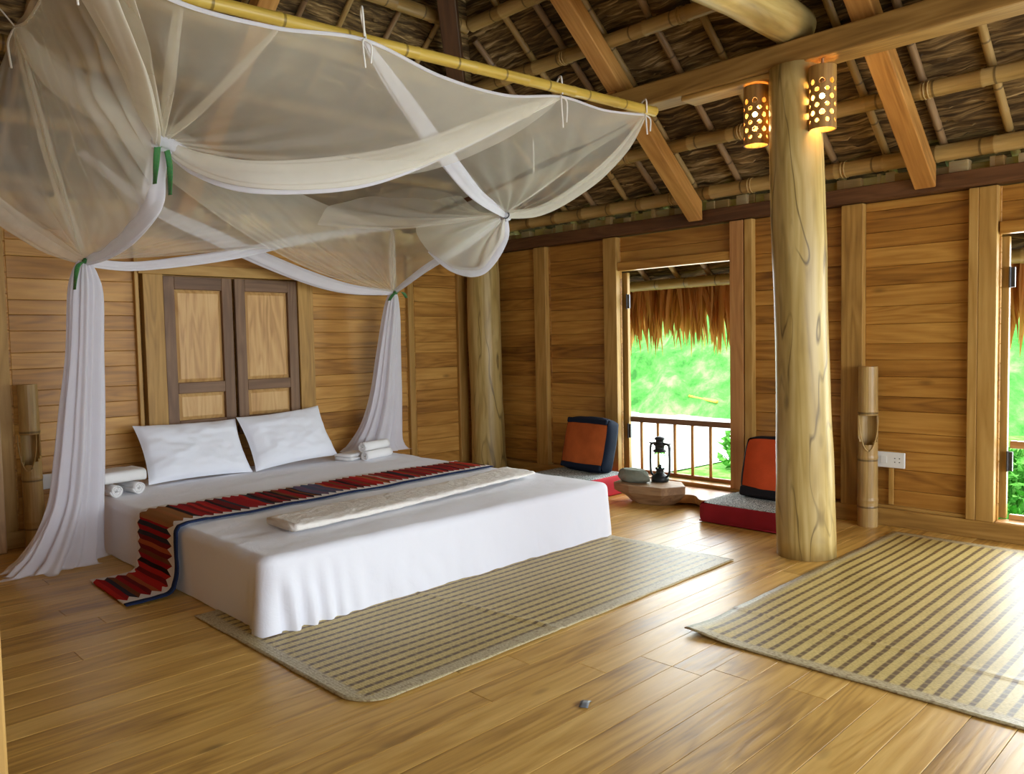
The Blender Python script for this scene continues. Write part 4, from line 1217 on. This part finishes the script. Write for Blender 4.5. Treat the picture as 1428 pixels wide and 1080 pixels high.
# right side panel, tight hem and pouch
rt = lambda u: T2.lerp(HRt, u) + V((0, 0, -.06 * 4 * u * (1 - u)))
RH = [FR, V((-1.6, -1.5, 2.22)), V((-1.6, -1.0, 2.08)), HR]
coons('side_panel', rt, lambda u: cat(RH, u), 'net', seed=9, bulge=V((.06, 0, 0)))
band('gathered_edge', RH, .05, .03, .06, 'net3', 9, thick=.4)
PO = [FR + V((0, .02, 0)), V((-1.6, -1.97, 2.22)), V((-1.61, -1.72, 2.00)), V((-1.62, -1.38, 2.03)), V((-1.68, -1.12, 2.20)), V((-1.72, -1.02, 2.42)), V((-1.66, -1.5, 2.44)), FR]
def pouch():
    mb = MB()
    def P(u, v):
        e = cat(PO[:-1], u); p = FR.lerp(e, v ** .9)
        f = .018 * math.sin(2 * PI * 6 * u + 1.3) * math.sin(PI * min(v, 1) * .9)
        return p + V((-1, -.7, .2)) * f + V((-.10, -.06, 0)) * math.sin(PI * v) * math.sin(PI * u)
    mb.grid(80, 24, P, lambda u, v: (u * 2, v, 10))
    return nset(mb, 'pouch', 'net2')
pouch()
band('gathered_edge', PO[:5], .04, .02, .07, 'net3', 10, thick=.35)
# slack of the canopy drawn towards the right gather
SL = [V((-2.75, -1.1, 2.33)), V((-2.63, -1.1, 2.49)), V((-2.2, -1.1, 2.62)), V((-1.75, -1.1, 2.74)), V((-1.62, -1.5, 2.62))]
def slack():
    mb = MB()
    def P(u, v):
        e = cat(SL, u); p = FR.lerp(e, v ** .9)
        f = .02 * math.sin(2 * PI * 5 * u + .6) * math.sin(PI * v * .9)
        return p + V((-.7, -.7, .5)) * f + V((0, 0, -.07)) * math.sin(PI * v)
    mb.grid(80, 30, P, lambda u, v: (u * 2, v, 17))
    return nset(mb, 'canopy_slack', 'net')
slack()
# rear flaps
tb_ = canopy_back
curtain('rear_flap', tb_, 0.0, 1.0, HR, .36, .0, 8, 'net', seed=11, spread=.04, amp=.014)
curtain('rear_flap', tb_, 1.0, 0.0, HL, .05, .0, 8, 'net', seed=12, spread=-.04, amp=.014)
band('gathered_edge', [V((-4.3, -.75, 2.72)), V((-3.72, -.42, 2.46)), V((-3.3, -.38, 2.31)), V((-2.9, -.36, 2.16)), V((-2.45, -.36, 2.01)), V((-2.0, -.38, 1.91)), HR], .05, .04, .115, 'net3', 13, thick=.35)
band('gathered_edge', [HL, V((-4.0, -.72, 1.985)), V((-3.55, -.56, 2.06)), V((-3.08, -.48, 2.16)), V((-2.6, -.45, 2.29)), V((-2.0, -.43, 2.42)), HRt], .05, .02, .075, 'net3', 14, thick=.35)
band('gathered_edge', [HRt, V((-1.56, -.42, 2.2)), HR], .05, .04, .06, 'net2', 15, thick=.5)

def fall(name, cs, folds, mat, seed, flat=.62, puddle=None):
    """hanging gathered column: cs = list of (x, y, z, r)"""
    mb = MB(); K = 90; pts = [V(c[:3]) for c in cs]; rs = [V((c[3], 0, 0)) for c in cs]
    def P(u, v):
        c = cat(pts, v); r = max(.02, cat(rs, v).x); th = 2 * PI * u
        k = 1 + .20 * math.sin(folds * th + seed + 1.6 * noise.noise(V((0, v * 3, seed)))) + .16 * math.sin((folds * 2 + 1) * th + v * 2) + .15 * noise.noise(V((math.cos(th) * 1.5, math.sin(th) * 1.5, v * 2.5 + seed)))
        fl = 1.0 + (flat - 1.0) * min(1, v * 3)
        q = c + V((math.cos(th), math.sin(th) * fl, 0)) * r * k
        if puddle is not None and v > .8:
            q.z = max(q.z + .02 * noise.noise(q * 9), puddle + .004)
        q.y = min(q.y, -.045)
        return q
    mb.grid(120, K, P, lambda u, v: (u * 2, v * 4, seed), closeu=True)
    return nset(mb, name, mat)
fall('hanging_drape', [(-4.36, -.9, 1.985, .03), (-4.362, -.9, 1.90, .065), (-4.365, -.9, 1.76, .088), (-4.385, -.9, 1.4, .092), (-4.41, -.9, 1.07, .105), (-4.44, -.9, .72, .115), (-4.48, -.9, .42, .13), (-4.55, -.87, .16, .18), (-4.60, -.83, .03, .24), (-4.62, -.83, .012, .29)], 7, 'net3', 1, puddle=0.0)
fall('hanging_drape', [(-1.55, -.42, 1.895, .02), (-1.555, -.41, 1.84, .045), (-1.57, -.40, 1.65, .075), (-1.60, -.38, 1.3, .105), (-1.63, -.36, .95, .135), (-1.68, -.34, .68, .17), (-1.74, -.33, .50, .215), (-1.76, -.33, .42, .26), (-1.76, -.33, .405, .29)], 6, 'net3', 5, puddle=.40)

# ribbons, ring and cords
def ribbon(name, pts, w_, mat='ribbon', dirv=V((.7, -.7, 0)), parent=net):
    mb = MB(); K = 20
    def P(u, v):
        c = cat(pts, v); tw = .5 * math.sin(v * 5)
        d = (dirv * math.cos(tw) + V((.7, .7, 0)) * math.sin(tw))
        return c + d * w_ * (u - .5)
    mb.grid(3, K, P, lambda u, v: (v * 2, u * .2, w_))
    return mb.build(name, M[mat], parent, smooth=True, solid=.0015, loc=-NO if parent is net else None)
def knot(c, r, mat, name='knot', parent=net):
    m = MB()
    m.grid(14, 10, lambda u, v: c + V((math.cos(2 * PI * u) * math.sin(PI * v), math.sin(2 * PI * u) * math.sin(PI * v), math.cos(PI * v) * .8)) * r * (1 + .25 * math.sin(6 * u * 6.28 + v * 9)), None, closeu=True)
    return m.build(name, M[mat], parent, smooth=True, loc=-NO if parent is net else None)
q = FL + V((-.02, -.04, -.01))
knot(q + V((0, .02, .01)), .05, 'net3', 'net_knot')
band('gathered_edge', [q + V((-.11, 0, .06)), q + V((-.04, -.02, -.01)), q + V((.06, -.02, -.03)), q + V((.14, -.01, -.06))], .05, .06, .075, 'net3', 31, thick=.5, n=20); knot(q + V((0, -.01, -.03)), .026, 'ribbon', 'ribbon_knot')
ribbon('tie_ribbon', [q + V((-.02, -.02, -.02)), q + V((-.035, -.03, -.12)), q + V((-.05, -.03, -.25))], .034)
ribbon('tie_ribbon', [q + V((.02, -.02, -.02)), q + V((.035, -.03, -.14)), q + V((.03, -.03, -.30))], .032)
q = HL + V((0, -.05, .0))
knot(q, .02, 'ribbon', 'ribbon_knot')
ribbon('tie_ribbon', [q, q + V((-.05, -.02, -.03)), q + V((-.075, -.04, -.10)), q + V((-.09, -.05, -.19))], .03)
q = HR + V((0, -.03, .0)); knot(q, .02, 'ribbon', 'ribbon_knot')
ribbon('tie_ribbon', [q, q + V((-.06, -.03, -.03)), q + V((-.10, -.03, -.08))], .035)
ribbon('tie_ribbon', [q, q + V((.06, -.03, .0)), q + V((.10, -.03, -.05))], .035)
q = FR + V((-.03, -.03, -.01)); knot(q + V((.03, .03, 0)), .045, 'net3', 'net_knot')
m = MB(); m.tube([q + V((.7, -.7, 0)) * .026 * math.cos(a) + V((0, 0, 1)) * .026 * math.sin(a) for a in [2 * PI * i / 20 for i in range(21)]], .005, 6)
m.build('tie_ring', M['hinge'], net, smooth=True, loc=-NO)
def cord(pts, r=.005):
    m = MB(); m.tube([cat([V(p) for p in pts], i / 24) for i in range(25)], r, 6)
    return m.build('tie_cord', M['cord'], net, smooth=True, loc=-NO)
def loopcord(c, zt, tail):
    c = V(c)
    cord([c, c + V((.03, .03, .03)), V((c.x + .02, c.y + .05, zt)), V((c.x - .02, c.y - .02, zt + .01)), c + V((-.01, -.02, .01))], .006)
    for dx, k in ((-.015, 1.0), (.02, .8)):
        cord([c, c + V((dx * 1.5, -.02, -.03)), c + V((dx, -.025, -tail * k))], .0055)
loopcord(T1, 3.10, .15); loopcord(T3, 3.055, .20); loopcord(T2, 3.04, .14)
loopcord((-4.93, -2.95, 3.02), 3.2, .22)
cord([HLt, HLt + V((-.06, .05, .1)), HLt + V((-.1, .12, .17))]); cord([HLt, HLt + V((-.04, 0, -.1)), HLt + V((-.03, 0, -.24))], .007)
cord([FR + V((.0, 0, .02)), V((-1.52, -2.25, 2.55)), V((-1.46, -2.5, 2.68))], .006)
cord([V((-1.9, -2.6, 2.83)), V((-1.9, -2.6, 2.6))], .005)
# the bamboo pole that carries the front of the net
m = MB(); pole(m, (-1.30, -3.215, 3.0), (-5.6, -2.80, 2.985), .033, n=14, seg=.38)
tag(m.build('net_pole', M['bamboo_y'], smooth=True), 'shiny yellow bamboo pole carrying the front edge of the net', 'pole')
